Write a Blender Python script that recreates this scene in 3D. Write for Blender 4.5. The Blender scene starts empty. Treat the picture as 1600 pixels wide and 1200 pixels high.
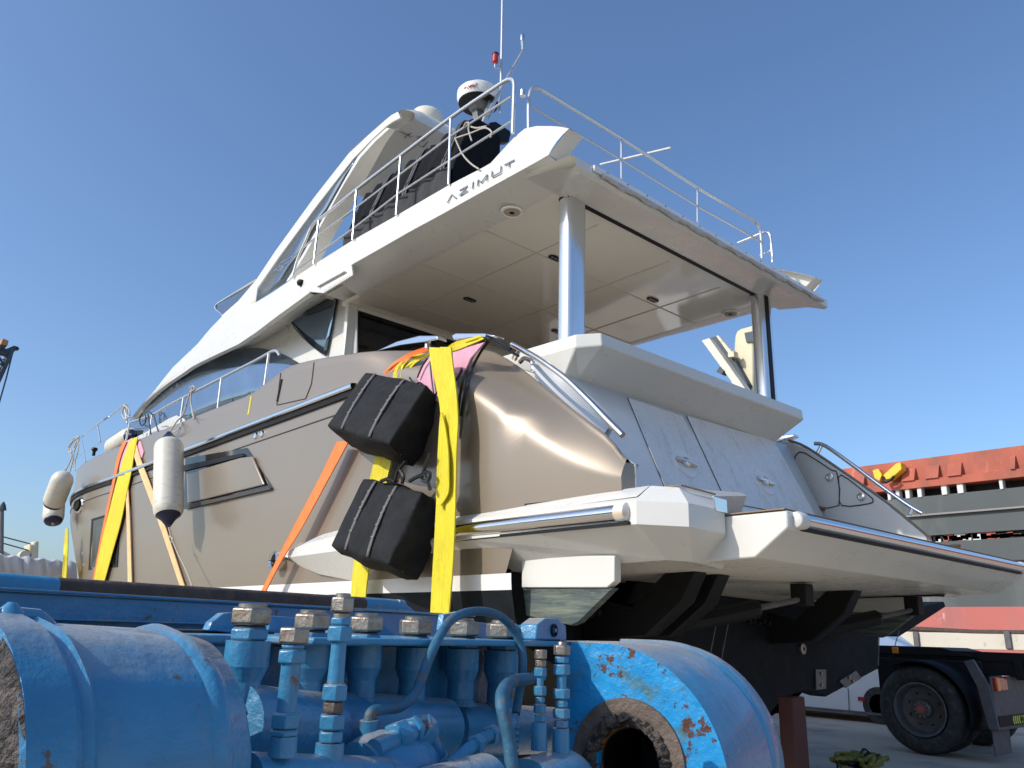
import bpy, bmesh, math, random
from mathutils import Vector as V, Matrix
R=math.radians
random.seed(7)
S=bpy.context.scene
# ------------------------------------------------------------------ camera
# the eye is the origin; X runs to the yacht's starboard, Y to its bow; the ground is at z=-1.45
YAW,PIT,ROL,FP=R(41.383),R(17.237),R(1.724),1249.7
fwd=V((math.sin(YAW)*math.cos(PIT),math.cos(YAW)*math.cos(PIT),math.sin(PIT)))
rt=V((math.cos(YAW),-math.sin(YAW),0)); up=rt.cross(fwd)
rt2=math.cos(ROL)*rt+math.sin(ROL)*up; up2=-math.sin(ROL)*rt+math.cos(ROL)*up
cd=bpy.data.cameras.new('camera'); cam=bpy.data.objects.new('camera',cd); S.collection.objects.link(cam)
cam.matrix_world=Matrix((rt2,up2,-fwd)).transposed().to_4x4()
cd.sensor_width=36; cd.lens=36*FP/1600; cd.clip_start=.05; cd.clip_end=5000
S.camera=cam
S.render.resolution_x,S.render.resolution_y=1024,768
# ------------------------------------------------------------------ light
SUN_EL,SUN_F=33,16            # elevation; degrees towards the bow from straight port
sd=V((-math.cos(R(SUN_EL))*math.cos(R(SUN_F)),math.cos(R(SUN_EL))*math.sin(R(SUN_F)),math.sin(R(SUN_EL))))
w=bpy.data.worlds.new('World'); S.world=w; w.use_nodes=True
nt=w.node_tree; bg=nt.nodes['Background']; sk=nt.nodes.new('ShaderNodeTexSky')
sk.sky_type='NISHITA'; sk.sun_disc=False; sk.sun_elevation=R(SUN_EL); sk.sun_rotation=math.atan2(sd.x,sd.y)
sk.air_density=1.05; sk.dust_density=1.8; sk.ozone_density=6
nt.links.new(sk.outputs[0],bg.inputs[0]); bg.inputs[1].default_value=.15
sl=bpy.data.lights.new('sun','SUN'); sl.energy=2.75; sl.angle=R(.5); sl.color=(1,.95,.86)
so=bpy.data.objects.new('sun',sl); S.collection.objects.link(so); so.rotation_euler=(-sd).to_track_quat('-Z','Y').to_euler()
S.view_settings.view_transform='Standard'; S.view_settings.look='None'; S.view_settings.exposure=.35; S.view_settings.gamma=1
# ------------------------------------------------------------------ helpers
def ray(px,py): return rt2*((px-800)/FP)-up2*((py-600)/FP)+fwd
def at(p,x=None,y=None,z=None):
    d=ray(*p)
    if x is not None: return d*(x/d.x)
    if y is not None: return d*(y/d.y)
    return d*(z/d.z)
def pj(P): 
    P=V(P); c=P.dot(fwd); return (800+FP*P.dot(rt2)/c,600-FP*P.dot(up2)/c)
def on(p,fx,g=4.4):           # the ray meets the surface x=fx(y,z)
    d=ray(*p); lo=1.5; step=.35
    f=lambda t: d.x*t-fx(d.y*t,d.z*t)
    hi=lo
    best=(-1e9,lo)
    while hi<32 and f(hi)<0:
        if f(hi)*1/hi>best[0]: best=(f(hi)/hi,hi)
        lo=hi; hi+=step
    if hi>=32: return d*best[1]
    for _ in range(24):
        m=(lo+hi)/2
        if f(m)<0: lo=m
        else: hi=m
    return d*hi
def interp(tb,t):
    if t<=tb[0][0]: return tb[0][1]
    for (a,b),(c,d) in zip(tb,tb[1:]):
        if t<=c: return b+(d-b)*(t-a)/(c-a)
    return tb[-1][1]
def sinterp(tb,t,w=.25):
    return sum(interp(tb,t+w*k/4)*q for k,q in ((-4,.05),(-3,.09),(-2,.12),(-1,.155),(0,.17),(1,.155),(2,.12),(3,.09),(4,.05)))
def sms(a,b,t):
    t=max(0,min(1,(t-a)/(b-a))); return t*t*(3-2*t)
def cat(pts,k=6,closed=False):
    P=[V(p) for p in pts]; n=len(P); o=[]
    for i in range(n if closed else n-1):
        p0=P[(i-1)%n] if closed or i>0 else P[i]; p1=P[i]; p2=P[(i+1)%n]; p3=P[(i+2)%n] if closed or i+2<n else p2
        for j in range(k):
            t=j/k; o.append(.5*((2*p1)+(p2-p0)*t+(2*p0-5*p1+4*p2-p3)*t*t+(3*p1-p0-3*p2+p3)*t**3))
    if not closed: o.append(P[-1].copy())
    return o
# ---- materials
def mat(name,col,rough=.5,metal=0,coat=0,var=.0,vs=3.,col2=None,mix=(.45,.6),bump=0,bs=40,spec=.5,emit=None,dust=None,coords='Object',stretch=None,rvar=0,ior=None,trans=0,col3=None,mix3=(.6,.7),vs3=8.):
    m=bpy.data.materials.new(name); m.use_nodes=True; t=m.node_tree; N=t.nodes; L=t.links; b=N['Principled BSDF']
    b.inputs['Roughness'].default_value=rough; b.inputs['Metallic'].default_value=metal
    b.inputs['Coat Weight'].default_value=coat; b.inputs['Coat Roughness'].default_value=.05; b.inputs['Specular IOR Level'].default_value=spec
    b.inputs['Base Color'].default_value=(*col,1); b.inputs['Transmission Weight'].default_value=trans
    if ior: b.inputs['IOR'].default_value=ior
    tc=N.new('ShaderNodeTexCoord'); src=tc.outputs[coords]
    if stretch:
        mp=N.new('ShaderNodeMapping'); mp.inputs['Scale'].default_value=stretch; L.new(src,mp.inputs[0]); src=mp.outputs[0]
    def noise(s,d=5,r=.6):
        n=N.new('ShaderNodeTexNoise'); n.inputs['Scale'].default_value=s; n.inputs['Detail'].default_value=d; n.inputs['Roughness'].default_value=r; L.new(src,n.inputs['Vector']); return n.outputs['Fac']
    def ramp(f,a,c):
        r=N.new('ShaderNodeMapRange'); r.inputs[1].default_value=a; r.inputs[2].default_value=c; L.new(f,r.inputs[0]); return r.outputs[0]
    def mixc(f,a,c):   # colour mix
        x=N.new('ShaderNodeMix'); x.data_type='RGBA'; L.new(f,x.inputs[0])
        for k,i in ((a,6),(c,7)):
            if isinstance(k,tuple): x.inputs[i].default_value=(*k,1)
            else: L.new(k,x.inputs[i])
        return x.outputs[2]
    c=None
    if var:
        c=mixc(ramp(noise(vs),.3,.7),tuple(max(0,k*(1-var)) for k in col),tuple(min(1,k*(1+var)) for k in col))
    if col2: c=mixc(ramp(noise(vs*1.7,7,.65),*mix),c or col,col2)
    if col3: c=mixc(ramp(noise(vs3,8,.7),*mix3),c or col,col3)
    if dust:
        ge=N.new('ShaderNodeNewGeometry'); sx=N.new('ShaderNodeSeparateXYZ'); L.new(ge.outputs['Normal'],sx.inputs[0])
        ad=N.new('ShaderNodeMath'); ad.operation='MULTIPLY_ADD'; L.new(noise(9,6,.7),ad.inputs[0]); ad.inputs[1].default_value=.5; L.new(sx.outputs[2],ad.inputs[2])
        mr=N.new('ShaderNodeMapRange'); mr.inputs[1].default_value=.98; mr.inputs[2].default_value=1.25; mr.inputs[4].default_value=.85; L.new(ad.outputs[0],mr.inputs[0])
        c=mixc(mr.outputs[0],c or col,dust)
    if c: L.new(c,b.inputs['Base Color'])
    if rvar:
        r=N.new('ShaderNodeMapRange'); r.inputs[1].default_value=.3; r.inputs[2].default_value=.7; r.inputs[3].default_value=max(0,rough-rvar); r.inputs[4].default_value=min(1,rough+rvar); L.new(noise(vs*2.3),r.inputs[0]); L.new(r.outputs[0],b.inputs['Roughness'])
    if bump:
        bp=N.new('ShaderNodeBump'); bp.inputs['Strength'].default_value=bump; bp.inputs['Distance'].default_value=.02; L.new(noise(bs,6,.6),bp.inputs['Height']); L.new(bp.outputs[0],b.inputs['Normal'])
    if emit: b.inputs['Emission Color'].default_value=(*emit,1); b.inputs['Emission Strength'].default_value=1
    return m
M={}
M['white']=mat('white_gelcoat',(.67,.655,.60),.3,coat=.08,var=.03,vs=1.5,rvar=.06,col2=(.60,.57,.50),mix=(.64,1.0))
M['ceil']=mat('ceiling_panel',(.86,.81,.70),.06,coat=.8,var=.03,vs=1.2)
M['stained']=mat('stained_gelcoat',(.78,.76,.71),.3,var=.03,vs=2,col2=(.62,.42,.2),mix=(.52,.78),stretch=(1,.5,3))
M['mould']=mat('mildewed_gelcoat',(.76,.755,.73),.35,var=.03,vs=2,col2=(.52,.49,.44),mix=(.52,.8),stretch=(3,1,.8),col3=(.40,.38,.35),mix3=(.55,.68),vs3=34)
M['hull']=mat('champagne_paint',(.275,.225,.17),.42,metal=.4,coat=.42,var=.03,vs=.6,bump=.02,bs=1.3)
M['rail']=mat('satin_rail_steel',(.66,.66,.65),.27,metal=.75)
M['column']=mat('brushed_column_steel',(.72,.74,.77),.22,metal=.8,var=.03,vs=3)
M['letter']=mat('letter_grey',(.2,.21,.23),.35,metal=.4,var=.05)
M['hull'].node_tree.nodes['Principled BSDF'].inputs['Coat Roughness'].default_value=.16
M['chrome']=mat('polished_steel',(.76,.74,.71),.13,metal=1,rvar=.05,vs=8,bump=.02,bs=20)
M['steel']=mat('dull_nut_steel',(.34,.30,.25),.4,metal=.85,var=.2,vs=30,col2=(.25,.17,.1),mix=(.5,.7),bump=.15,bs=120)
M['glass']=mat('tinted_glass',(.20,.27,.35),.05,metal=.8,var=.1)
M['blackglass']=mat('black_hull_glass',(.01,.011,.012),.08,spec=.5,var=.1)
M['dark_glass']=mat('saloon_glass',(.012,.013,.014),.08,spec=.5,var=.1,vs=3)
M['fglass']=mat('flybridge_glass',(.17,.21,.25),.06,metal=.7,var=.1)
M['black']=mat('black_rubber',(.008,.008,.009),.5,spec=.25,var=.2,vs=10)
M['seam']=mat('dark_seam',(.05,.045,.04),.6,var=.1)
M['ltseam']=mat('pale_seam',(.62,.57,.48),.5,var=.05)
M['anti']=mat('black_antifouling',(.006,.008,.011),.7,spec=.2,var=.4,vs=4,col2=(.014,.017,.018),mix=(.5,.75),bump=.1)
M['scum']=mat('weathered_antifouling',(.05,.07,.075),.7,var=.3,vs=3,col2=(.20,.22,.15),mix=(.42,.7),stretch=(.35,.35,5),col3=(.2,.26,.21),mix3=(.55,.75),vs3=30,bump=.2,bs=60)
M['stripe']=mat('boot_stripe_white',(.78,.77,.74),.3,var=.04)
M['bag']=mat('black_woven_cover',(.013,.014,.016),.8,var=.35,vs=10,bump=.7,bs=7,spec=.25)
M['bagstrap']=mat('grey_webbing',(.13,.125,.12),.8,var=.2,vs=60)
M['dirtyyellow']=mat('dirty_webbing',(.22,.19,.03),.8,var=.5,vs=14)
M['mesh']=mat('black_mesh_cover',(.009,.009,.011),.9,spec=.15,var=.25,vs=10,bump=.5,bs=8)
M['mesh2']=mat('grey_mesh_cover',(.028,.028,.028),.85,var=.25,vs=10,bump=.3,bs=14)
M['beigecover']=mat('beige_cover',(.62,.54,.43),.85,var=.1,vs=5,bump=.6,bs=5)
M['yellow']=mat('yellow_webbing',(.74,.62,.015),.6,var=.10,vs=4,bump=.6,bs=14,col2=(.48,.38,.03),mix=(.55,.8),stretch=(9,9,.7))
M['orange']=mat('orange_webbing',(.83,.2,.04),.65,var=.12,vs=9)
M['paleorange']=mat('faded_webbing',(.85,.52,.25),.7,var=.12,vs=9)
M['pink']=mat('pink_padding',(.72,.36,.46),.8,var=.12,vs=8,bump=.3,bs=12)
M['fender']=mat('cream_fender_vinyl',(.66,.62,.52),.45,var=.06,vs=5,col2=(.42,.38,.3),mix=(.55,.8),stretch=(1,1,2.5))
M['navy']=mat('navy_rubber',(.008,.014,.05),.35,var=.2,vs=8)
M['rope']=mat('grey_rope',(.45,.42,.36),.9,var=.2,vs=60)
M['brope']=mat('black_hose',(.012,.012,.014),.3,var=.2,vs=10)
M['radar']=mat('radome_white',(.78,.77,.74),.35,var=.03)
M['dome']=mat('satellite_dome',(.72,.68,.55),.4,var=.04)
M['red']=mat('red_lens',(.45,.02,.02),.15,coat=.5)
M['redink']=mat('red_ink',(.55,.05,.07),.4)
M['tpaint']=mat('blue_machine_paint',dust=(.36,.34,.31),col=(.045,.22,.39),rough=.33,coat=.25,var=.14,vs=7,rvar=.1,col2=(.11,.22,.32),mix=(.58,.72),col3=(.12,.08,.05),mix3=(.62,.65),vs3=15,bump=.3,bs=22)
M['tdusty']=mat('dusty_blue_paint',(.045,.23,.40),.5,var=.15,vs=6,col2=(.27,.26,.24),mix=(.52,.7),col3=(.12,.09,.07),mix3=(.62,.66),vs3=12,bump=.3,bs=30)
M['tworn']=mat('scraped_blue_paint',(.014,.27,.58),.38,var=.14,vs=9,rvar=.1,col2=(.07,.17,.2),mix=(.55,.66),col3=(.09,.04,.025),mix3=(.585,.605),vs3=14,bump=.3,bs=26)
M['hose']=mat('worn_blue_hose',(.03,.12,.20),.6,var=.25,vs=20,col2=(.14,.11,.09),mix=(.56,.62),bump=.2,bs=60)
M['rust']=mat('rusty_pipe',(.075,.05,.04),.75,var=.4,vs=12,col2=(.12,.07,.045),mix=(.5,.7),bump=.4,bs=60)
M['crust']=mat('greasy_crust',(.10,.08,.065),.6,var=.5,vs=40,col2=(.02,.016,.013),mix=(.48,.56),bump=1,bs=45)
M['rustring']=mat('scored_steel_ring',(.15,.115,.09),.6,metal=.2,var=.3,vs=14,bump=.5,bs=30)
M['amber']=mat('rusty_bore_edge',(.42,.16,.02),.5,var=.4,vs=30)
M['asphalt']=mat('quay_asphalt',(.46,.39,.29),.9,var=.15,vs=.5,col2=(.25,.22,.19),mix=(.5,.7),bump=.3,bs=6,coords='Object')
M['tyre']=mat('tyre_rubber',(.035,.034,.032),.75,var=.3,vs=8,col2=(.11,.1,.085),mix=(.5,.75),bump=.15,bs=30)
M['rim']=mat('dusty_rim',(.17,.165,.16),.5,metal=.5,var=.2,vs=10)
M['truck']=mat('black_chassis',(.009,.009,.010),.6,spec=.25,var=.3,vs=8)
M['truckgrey']=mat('grey_mudguard',(.11,.105,.11),.6,var=.25,vs=8)
M['lime']=mat('lime_reflector',(.5,.62,.03),.3,var=.05)
M['amberlamp']=mat('amber_lamp',(.85,.25,.02),.3,coat=.5)
M['vanwhite']=mat('white_car_paint',(.75,.75,.74),.25,coat=.5,var=.03)
M['ship_red']=mat('ship_red_oxide',(.40,.095,.055),.7,var=.2,vs=.4,col2=(.24,.08,.05),mix=(.5,.7),col3=(.5,.2,.13),mix3=(.6,.7),vs3=1.5,stretch=(1,1,.5),bump=.1,bs=2)
M['ship_boot']=mat('ship_faded_red',(.42,.12,.10),.75,var=.12,vs=.2,col2=(.32,.12,.11),mix=(.5,.7),col3=(.68,.36,.3),mix3=(.62,.72),vs3=1.2,stretch=(1,1,.35))
M['ship_dark']=mat('ship_dark_hull',(.055,.066,.068),.6,var=.2,vs=.12,col2=(.12,.13,.12),mix=(.5,.72),stretch=(1,1,.35),col3=(.18,.17,.15),mix3=(.64,.72),vs3=.9)
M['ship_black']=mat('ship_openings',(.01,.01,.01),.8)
M['ship_white']=mat('ship_white_posts',(.62,.62,.6),.6,var=.08,vs=.6)
M['machine_yellow']=mat('machine_yellow',(.8,.47,.02),.5,var=.08,vs=1)
M['crane_cream']=mat('crane_cream',(.62,.56,.38),.6,var=.08,vs=.6,col2=(.5,.42,.28),mix=(.55,.8))
M['crane_dark']=mat('crane_dark_steel',(.04,.06,.08),.6,var=.2)
M['crane_orange']=mat('crane_orange',(.45,.22,.08),.6,var=.2)
M['tarp']=mat('silver_tarpaulin',(.52,.52,.53),.35,var=.2,vs=.6,bump=1,bs=1.4,col2=(.3,.3,.32),mix=(.5,.75))
M['bed']=mat('cream_bed_paint',(.66,.6,.48),.6,var=.08,vs=1,col2=(.3,.27,.22),mix=(.6,.7),vs3=6)
M['shaded_red']=mat('shade_darkened_post',(.045,.008,.007),.6,var=.2,vs=5)  # dark red, darkened further to stand in for the shade under the stern
M['teak']=mat('teak_edge',(.25,.17,.1),.7,var=.2,vs=30)
M['offlamp']=mat('downlight_lens',(.3,.3,.3),.2,var=.1)
M['speaker']=mat('speaker_grille',(.38,.33,.28),.6,var=.1,vs=60)
M['awning']=mat('grey_awning_cloth',(.5,.5,.5),.6,var=.15,vs=20)
# ---- mesh builder: world coordinates in, one object out
class MB:
    def __init__(s): s.v=[]; s.f=[]; s.m=[]; s.k=0
    def add(s,vs,fs):
        o=len(s.v); s.v+=[V(v) for v in vs]; s.f+=[tuple(i+o for i in f) for f in fs]; s.m+=[s.k]*len(fs); return s
    def grid(s,rows,closeu=False,closev=False):
        n=len(rows);m=len(rows[0]);vs=[p for r in rows for p in r];fs=[]
        for i in range(n if closeu else n-1):
            for j in range(m if closev else m-1):
                a=i*m+j;b=i*m+(j+1)%m;c=((i+1)%n)*m+(j+1)%m;d=((i+1)%n)*m+j; fs.append((a,b,c,d))
        return s.add(vs,fs)
    def prism(s,poly,vec,caps=True):
        n=len(poly);P=[V(p) for p in poly];Q=[p+V(vec) for p in P]
        fs=[(i,(i+1)%n,n+(i+1)%n,n+i) for i in range(n)]
        if caps: fs+=[tuple(range(n))[::-1],tuple(range(n,2*n))]
        return s.add(P+Q,fs)
    def hexa(s,a,b):               # two quads joined
        return s.add(list(a)+list(b),[(0,1,2,3),(7,6,5,4),(0,4,5,1),(1,5,6,2),(2,6,7,3),(3,7,4,0)])
    def box(s,c,e,ax=None):
        ax=ax or (V((1,0,0)),V((0,1,0)),V((0,0,1))); c=V(c); q=[]
        for k in (-1,1):
            q.append([c+ax[0]*(i*e[0]/2)+ax[1]*(j*e[1]/2)+ax[2]*(k*e[2]/2) for i,j in ((-1,-1),(1,-1),(1,1),(-1,1))])
        return s.hexa(*q)
    def tube(s,path,r,n=10,closed=False):
        P=[V(p) for p in path]; rr=r if isinstance(r,list) else [r]*len(P); N=len(P); rows=[]; prev=None
        for i in range(N):
            if closed: t=(P[(i+1)%N]-P[i-1])
            else: t=P[min(i+1,N-1)]-P[max(i-1,0)]
            t.normalize()
            if prev is None: a=t.orthogonal().normalized()
            else: a=(prev-t*prev.dot(t)).normalized()
            prev=a; b=t.cross(a)
            rows.append([P[i]+(a*math.cos(q)+b*math.sin(q))*rr[i] for q in [2*math.pi*k/n for k in range(n)]])
        s.grid(rows,closeu=closed,closev=True)
        if not closed:
            o=len(s.v)-N*n; s.f+=[tuple(o+k for k in range(n))[::-1],tuple(o+(N-1)*n+k for k in range(n))]; s.m+=[s.k]*2
        return s
    def lathe(s,p0,ax,prof,n=24,ph=0,caps=True):      # prof: (distance along ax, radius)
        p0=V(p0);ax=V(ax).normalized();a=ax.orthogonal().normalized();b=ax.cross(a)
        rows=[[p0+ax*t+(a*math.cos(q+ph)+b*math.sin(q+ph))*max(r,1e-4) for q in [2*math.pi*k/n for k in range(n)]] for t,r in prof]
        o=len(s.v); s.grid(rows,closev=True)
        if caps: s.f+=[tuple(o+k for k in range(n))[::-1],tuple(o+(len(prof)-1)*n+k for k in range(n))]; s.m+=[s.k]*2
        return s
    def build(s,name,m,parent=None,bevel=0,smooth=35,label=None,loc=None,solid=0,seg=2):
        if parent is not None:
            root=parent
            base=V(parent['_o'])
            off=base
        else:
            xs=[v.x for v in s.v];ys=[v.y for v in s.v];zs=[v.z for v in s.v]
            off=V(loc) if loc is not None else V(((min(xs)+max(xs))/2,(min(ys)+max(ys))/2,min(zs)))
        me=bpy.data.meshes.new(name); me.from_pydata([v-off for v in s.v],[],s.f)
        bm=bmesh.new(); bm.from_mesh(me); bmesh.ops.remove_doubles(bm,verts=bm.verts,dist=1e-5); bmesh.ops.recalc_face_normals(bm,faces=bm.faces); bm.to_mesh(me); bm.free()
        mm=m if isinstance(m,list) else [m]
        for k in mm: me.materials.append(M[k])
        if len(mm)>1 and len(me.polygons)==len(s.m):
            for p,k in zip(me.polygons,s.m): p.material_index=k
        if smooth: me.shade_smooth(); me.set_sharp_from_angle(angle=R(smooth))
        o=bpy.data.objects.new(name,me); S.collection.objects.link(o)
        if parent is not None: o.parent=parent
        else: o.location=off
        o['_o']=list(off)
        if solid:
            q=o.modifiers.new('thickness','SOLIDIFY'); q.thickness=solid; q.offset=0
        if bevel:
            q=o.modifiers.new('bevel','BEVEL'); q.width=bevel; q.segments=seg; q.limit_method='ANGLE'; q.angle_limit=R(30); q.harden_normals=False
        if label: o['label']=label
        return o
def tag(o,label=None,cat_=None,group=None,kind=None):
    if label: o['label']=label
    if cat_: o['category']=cat_
    if group: o['group']=group
    if kind: o['kind']=kind
    return o
def thing(name,loc,label,cat_,group=None):
    o=bpy.data.objects.new(name,None); o.empty_display_size=.2; S.collection.objects.link(o); o.location=loc; o['_o']=list(loc)
    return tag(o,label,cat_,group)
def pxpoly(pts,**k): return [at(p,**k) for p in pts]
CX=6.65
def mir(p): p=V(p); return V((2*CX-p.x,p.y,p.z))
GZ=-1.45
# ------------------------------------------------------------------ ground
g=MB().grid([[V((x,y,GZ)) for x in (-3000,-60,60,3000)] for y in (-3000,-60,60,3000)])
tag(g.build('ground','asphalt',loc=(0,0,GZ)),kind='structure')
# ------------------------------------------------------------------ the yacht
Y=thing('motor_yacht',(CX,11,GZ),'large white and champagne brown motor yacht with open aft cockpit, lashed down ashore','yacht')
# half breadth of the hull
BM=2.66
def hb(y,z):
    # y: station, z: height; fine at the bow, flared above
    L0,L1=14.5,23.2+ .25*(z-2.4)
    t=max(0,(y-L0)/(L1-L0)); ex=3.1 if z>1.9 else 3.1-.9*(1.9-z)/1.5
    sh=max(0,1-min(1,t)**ex)
    flare=interp([(-.1,.12),(.35,.07),(1.2,.03),(2.1,0),(3,0)],z)
    fl2=sms(12,22,y)*max(0,(2.2-z))*.16
    return max(.0,BM*sh-flare-fl2*sh)
TOP=[(3.55,1.12),(3.62,1.18),(3.71,1.31),(4.26,1.70),(5.1,2.31),(5.5,2.53),(5.9,2.59),(6.2,2.6),(6.78,2.69),(7.9,2.87),(8.5,2.94),(8.8,2.93),(9.1,2.87),(9.5,2.79),(11.1,2.83),(13.4,2.87),(15,2.92),(18,3.0),(23,3.2)]
XT=[(3.55,4.21),(3.71,4.22),(4.26,4.3),(5.1,4.45),(5.5,4.5),(6.3,4.22),(7,4.1)]
SHZ=[(3.55,1.13),(3.85,1.18),(4.3,1.48),(4.6,1.72),(5.05,2.05),(5.6,2.33),(6.4,2.55),(7,2.7)]
def hullx(y,z):
    base=CX-hb(y,z)
    if y<7:
        zt=sinterp(TOP,y,.35); zs=sinterp(SHZ,y,.5); xt=sinterp(XT,y,.9)
        k=max(0,min(1,(z-zs+.12)/max(.12,zt-zs+.12)))
        inset=sms(5.2,3.6,y)*.12
        base=base+inset+(xt-base-inset)*k**1.35*sms(7,5.8,y)
    return base
def botz(y): return .93 if y<4.5 else .42
ys=[3.55,3.58,3.63,3.7,3.8,3.95,4.1,4.26,4.45,4.65,4.75]+[4.9+.2*i for i in range(20)]+[9.0+.4*i for i in range(14)]+[14.8+.3*i for i in range(29)]
hr=[];hbm=[];hst=[]
def sheer(y): return sinterp(TOP,y,.25 if y>4 else .12)
for y in ys:
    zt=sheer(y); zb=botz(y); n=26
    row=[]
    for j in range(n+1):
        z=zb+(zt-zb)*j/n; row.append(V((hullx(y,z),y,z)))
    # rolled cap inboard
    x,yy,z=row[-1]; d=min(.16 if y>6 else .05,max(0,CX-x)); row+=[V((x+d*.12,y,z+.018)),V((x+d*.5,y,z+.028)),V((x+d,y,z+.01)),V((x+d,y,z-.25))]
    hr.append(row)
b=MB(); b.grid(hr); b.grid([[mir(p) for p in r] for r in hr])
# aft ends of the two quarters
for f in (lambda p:p,mir):
    r=hr[0][:27]; e=[p+V((.13,-.0,0)) for p in r]
    b.add([f(p) for p in r]+[f(V((p.x+.12,p.y-.02,p.z))) for p in r],[(i,i+1,27+i+1,27+i) for i in range(26)])
b.build('hull_topsides','hull',Y,smooth=50)
# inner faces of the quarters (white)
def quarter_inner(f,par):
    q=MB(); yy=[3.53,3.6,3.71,3.9,4.1,4.26,4.5,4.8,5.1,5.5]
    rows=[]
    for y in yy:
        zt=sheer(y)-.01; x=sinterp(XT,y,.5)+.06
        rows.append([f(V((x,y,z))) for z in (.72,.9,1.0,zt-.03,zt)]+[f(V((x-.01,y,zt+.008)))])
    q.grid(rows); return q.build('quarter_inner_panel','white',Y,solid=.02)
quarter_inner(lambda p:p,Y); 
# boot stripe, black below
YB=[4.55]+[4.75+.4*i for i in range(25)]+[14.8+.35*i for i in range(24)]
def band(zs,nm,m):
    b=MB()
    for f in (lambda p:p,mir):
        b.grid([[f(V((CX-max(0,hb(y,z))+.0,y,z))) for z in zs] for y in YB])
    return b.build(nm,m,Y,smooth=50)
band((.42,.36,.30),'boot_stripe','stripe')
b=MB()
for f in (lambda p:p,mir):
    rows=[]
    for y in YB:
        h=hb(y,.3); c=h*.96; kz=-.95+ .35*sms(16,23,y)
        rows.append([f(V((CX-h,y,.30))),f(V((CX-h*.985,y,.12))),f(V((CX-c,y,-.08))),f(V((CX-c+.06*min(1,h),y,-.1))),f(V((CX-h*.5,y,(-.1+kz)/2-.06))),f(V((CX,y,kz)))])
    b.grid(rows)
b.build('antifouled_bottom','anti',Y,smooth=30)
# transom, below the platform
b=MB(); yt=4.78
prof=[(0,-.95),(1.3,-.55),(2.36,-.1),(2.4,.3),(2.4,.42),(2.4,.9)]
pl=[V((CX-a,yt,z)) for a,z in prof]+[V((CX+a,yt,z)) for a,z in prof[::-1][:-1]]
b.prism(pl,(0,.06,0)); b.build('lower_transom','anti',Y)
# rub rail
def hull_line(z,off,y0,y1,n=50):
    o=[]
    for i in range(n+1):
        y=y0+(y1-y0)*i/n; o.append(V((hullx(y,z)-off,y,z)))
    return o
def zr(y): return 2.33+.02*max(0,y-15)
RP=[]
for i in range(71):
    y=6.95+(22.6-6.95)*(i/70); z=zr(y); RP.append(V((hullx(y,z),y,z)))
def railsweep(prof,nm,m,sub=None):
    b=MB()
    for f in (lambda p:p,mir):
        rows=[]
        for i,p in enumerate(RP):
            t=(RP[min(i+1,70)]-RP[max(i-1,0)]).normalized(); nrm=V((-t.y,t.x,0)).normalized()
            if nrm.x>0: nrm=-nrm
            rows.append([f(p+nrm*a+V((0,0,c))) for a,c in prof])
        b.grid(rows,closev=True)
    return b.build(nm,m,sub or Y)
rr_=railsweep([(-.02,-.07),(.03,-.065),(.035,-.03),(.012,-.025),(.012,-.01),(-.02,-.005)],'rubber_strip','black')
rc=railsweep([(-.02,.0),(.045,.0),(.06,.012),(.062,.04),(.05,.058),(-.02,.07)],'rub_rail','chrome')
# character line under the rail and seam details
def seam_px(pts,off=.004,r=.006,k=3,m='seam',nm='seam',fx=None):
    P=[on(p,fx or hullx) for p in pts]; P=[p-V((off,0,0)) for p in P]
    return MB().tube(cat(P,k) if k>1 else P,r,6).build(nm,m,Y)
b=MB()
P=[]
for i in range(60):
    y=5.6+i*.28; z=2.12+.012*max(0,y-15); P.append(V((hullx(y,z)-.003,y,z)))
b.tube(P,.007,6); b.tube([mir(p) for p in P],.007,6); b.build('hull_crease','seam',Y)
seam_px([(439,583),(433,633),(478,623),(487,600),(491,566)],k=1,nm='deck_hatch_seam')
b=MB()
for i in range(12):
    p=on((440.5-i*.6,594+i*2.9),hullx); b.box(p-V((.006,0,0)),(.012,.035,.018))
b.build('louvre','black',Y)
P=[on(p,hullx) for p in ((393,619),(388,648))]
MB().hexa([P[0]+V((-.004,-.02,0)),P[0]+V((-.004,.02,0)),P[1]+V((-.004,.02,0)),P[1]+V((-.004,-.02,0))],[P[0]+V((.004,-.02,0)),P[0]+V((.004,.02,0)),P[1]+V((.004,.02,0)),P[1]+V((.004,-.02,0))]).build('tape_mark','yellow',Y)
# recessed side panel
def hullpatch(poly,nm,m,off=.006,th=.012,par=None,bevel=0):
    P=[on(p,hullx) for p in poly]; P=[V((p.x-off-th,p.y,p.z)) for p in P]
    return MB().prism(P,(th,0,0)).build(nm,m,par or Y,bevel=bevel)
rec=hullpatch([(291,716),(387,700),(428,764),(288,795)],'side_recess','blackglass',.004,.008)
hullpatch([(289,728),(381,709),(386,713),(289,737)],'recess_louvre','black',.014,.02,rec)
hullpatch([(296,741),(380,716),(399,714),(418,758),(298,787)],'recess_panel','hull',.016,.03,rec,bevel=.012)
hullpatch([(293,790),(424,762),(428,765),(293,796)],'recess_sill','seam',.02,.02,rec)
hw=hullpatch([(144,811),(191,797),(184,886),(139,891)],'hull_window','black',.004,.008)
hullpatch([(148,814),(187,802),(180,882),(144,886)],'pane','blackglass',.014,.006,hw)
for n,(px,py,r) in enumerate([(130,864,.035),(131,882,.035),(400,681,.045),(410,678,.045)]):
    p=on((px,py),hullx); MB().lathe(p+V((.01,0,0)),(-1,0,0),[(0,r),(.012,r),(.03,r*.75),(.035,.001)],14).build('through_hull_fitting','chrome',Y)
p=on((441,877),hullx); e=MB().lathe(p+V((.03,0,0)),(-1,0,0),[(0,.10),(.13,.10),(.15,.085),(.13,.07),(.0,.07)],24,caps=False).build('exhaust_outlet','chrome',Y)
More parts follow.
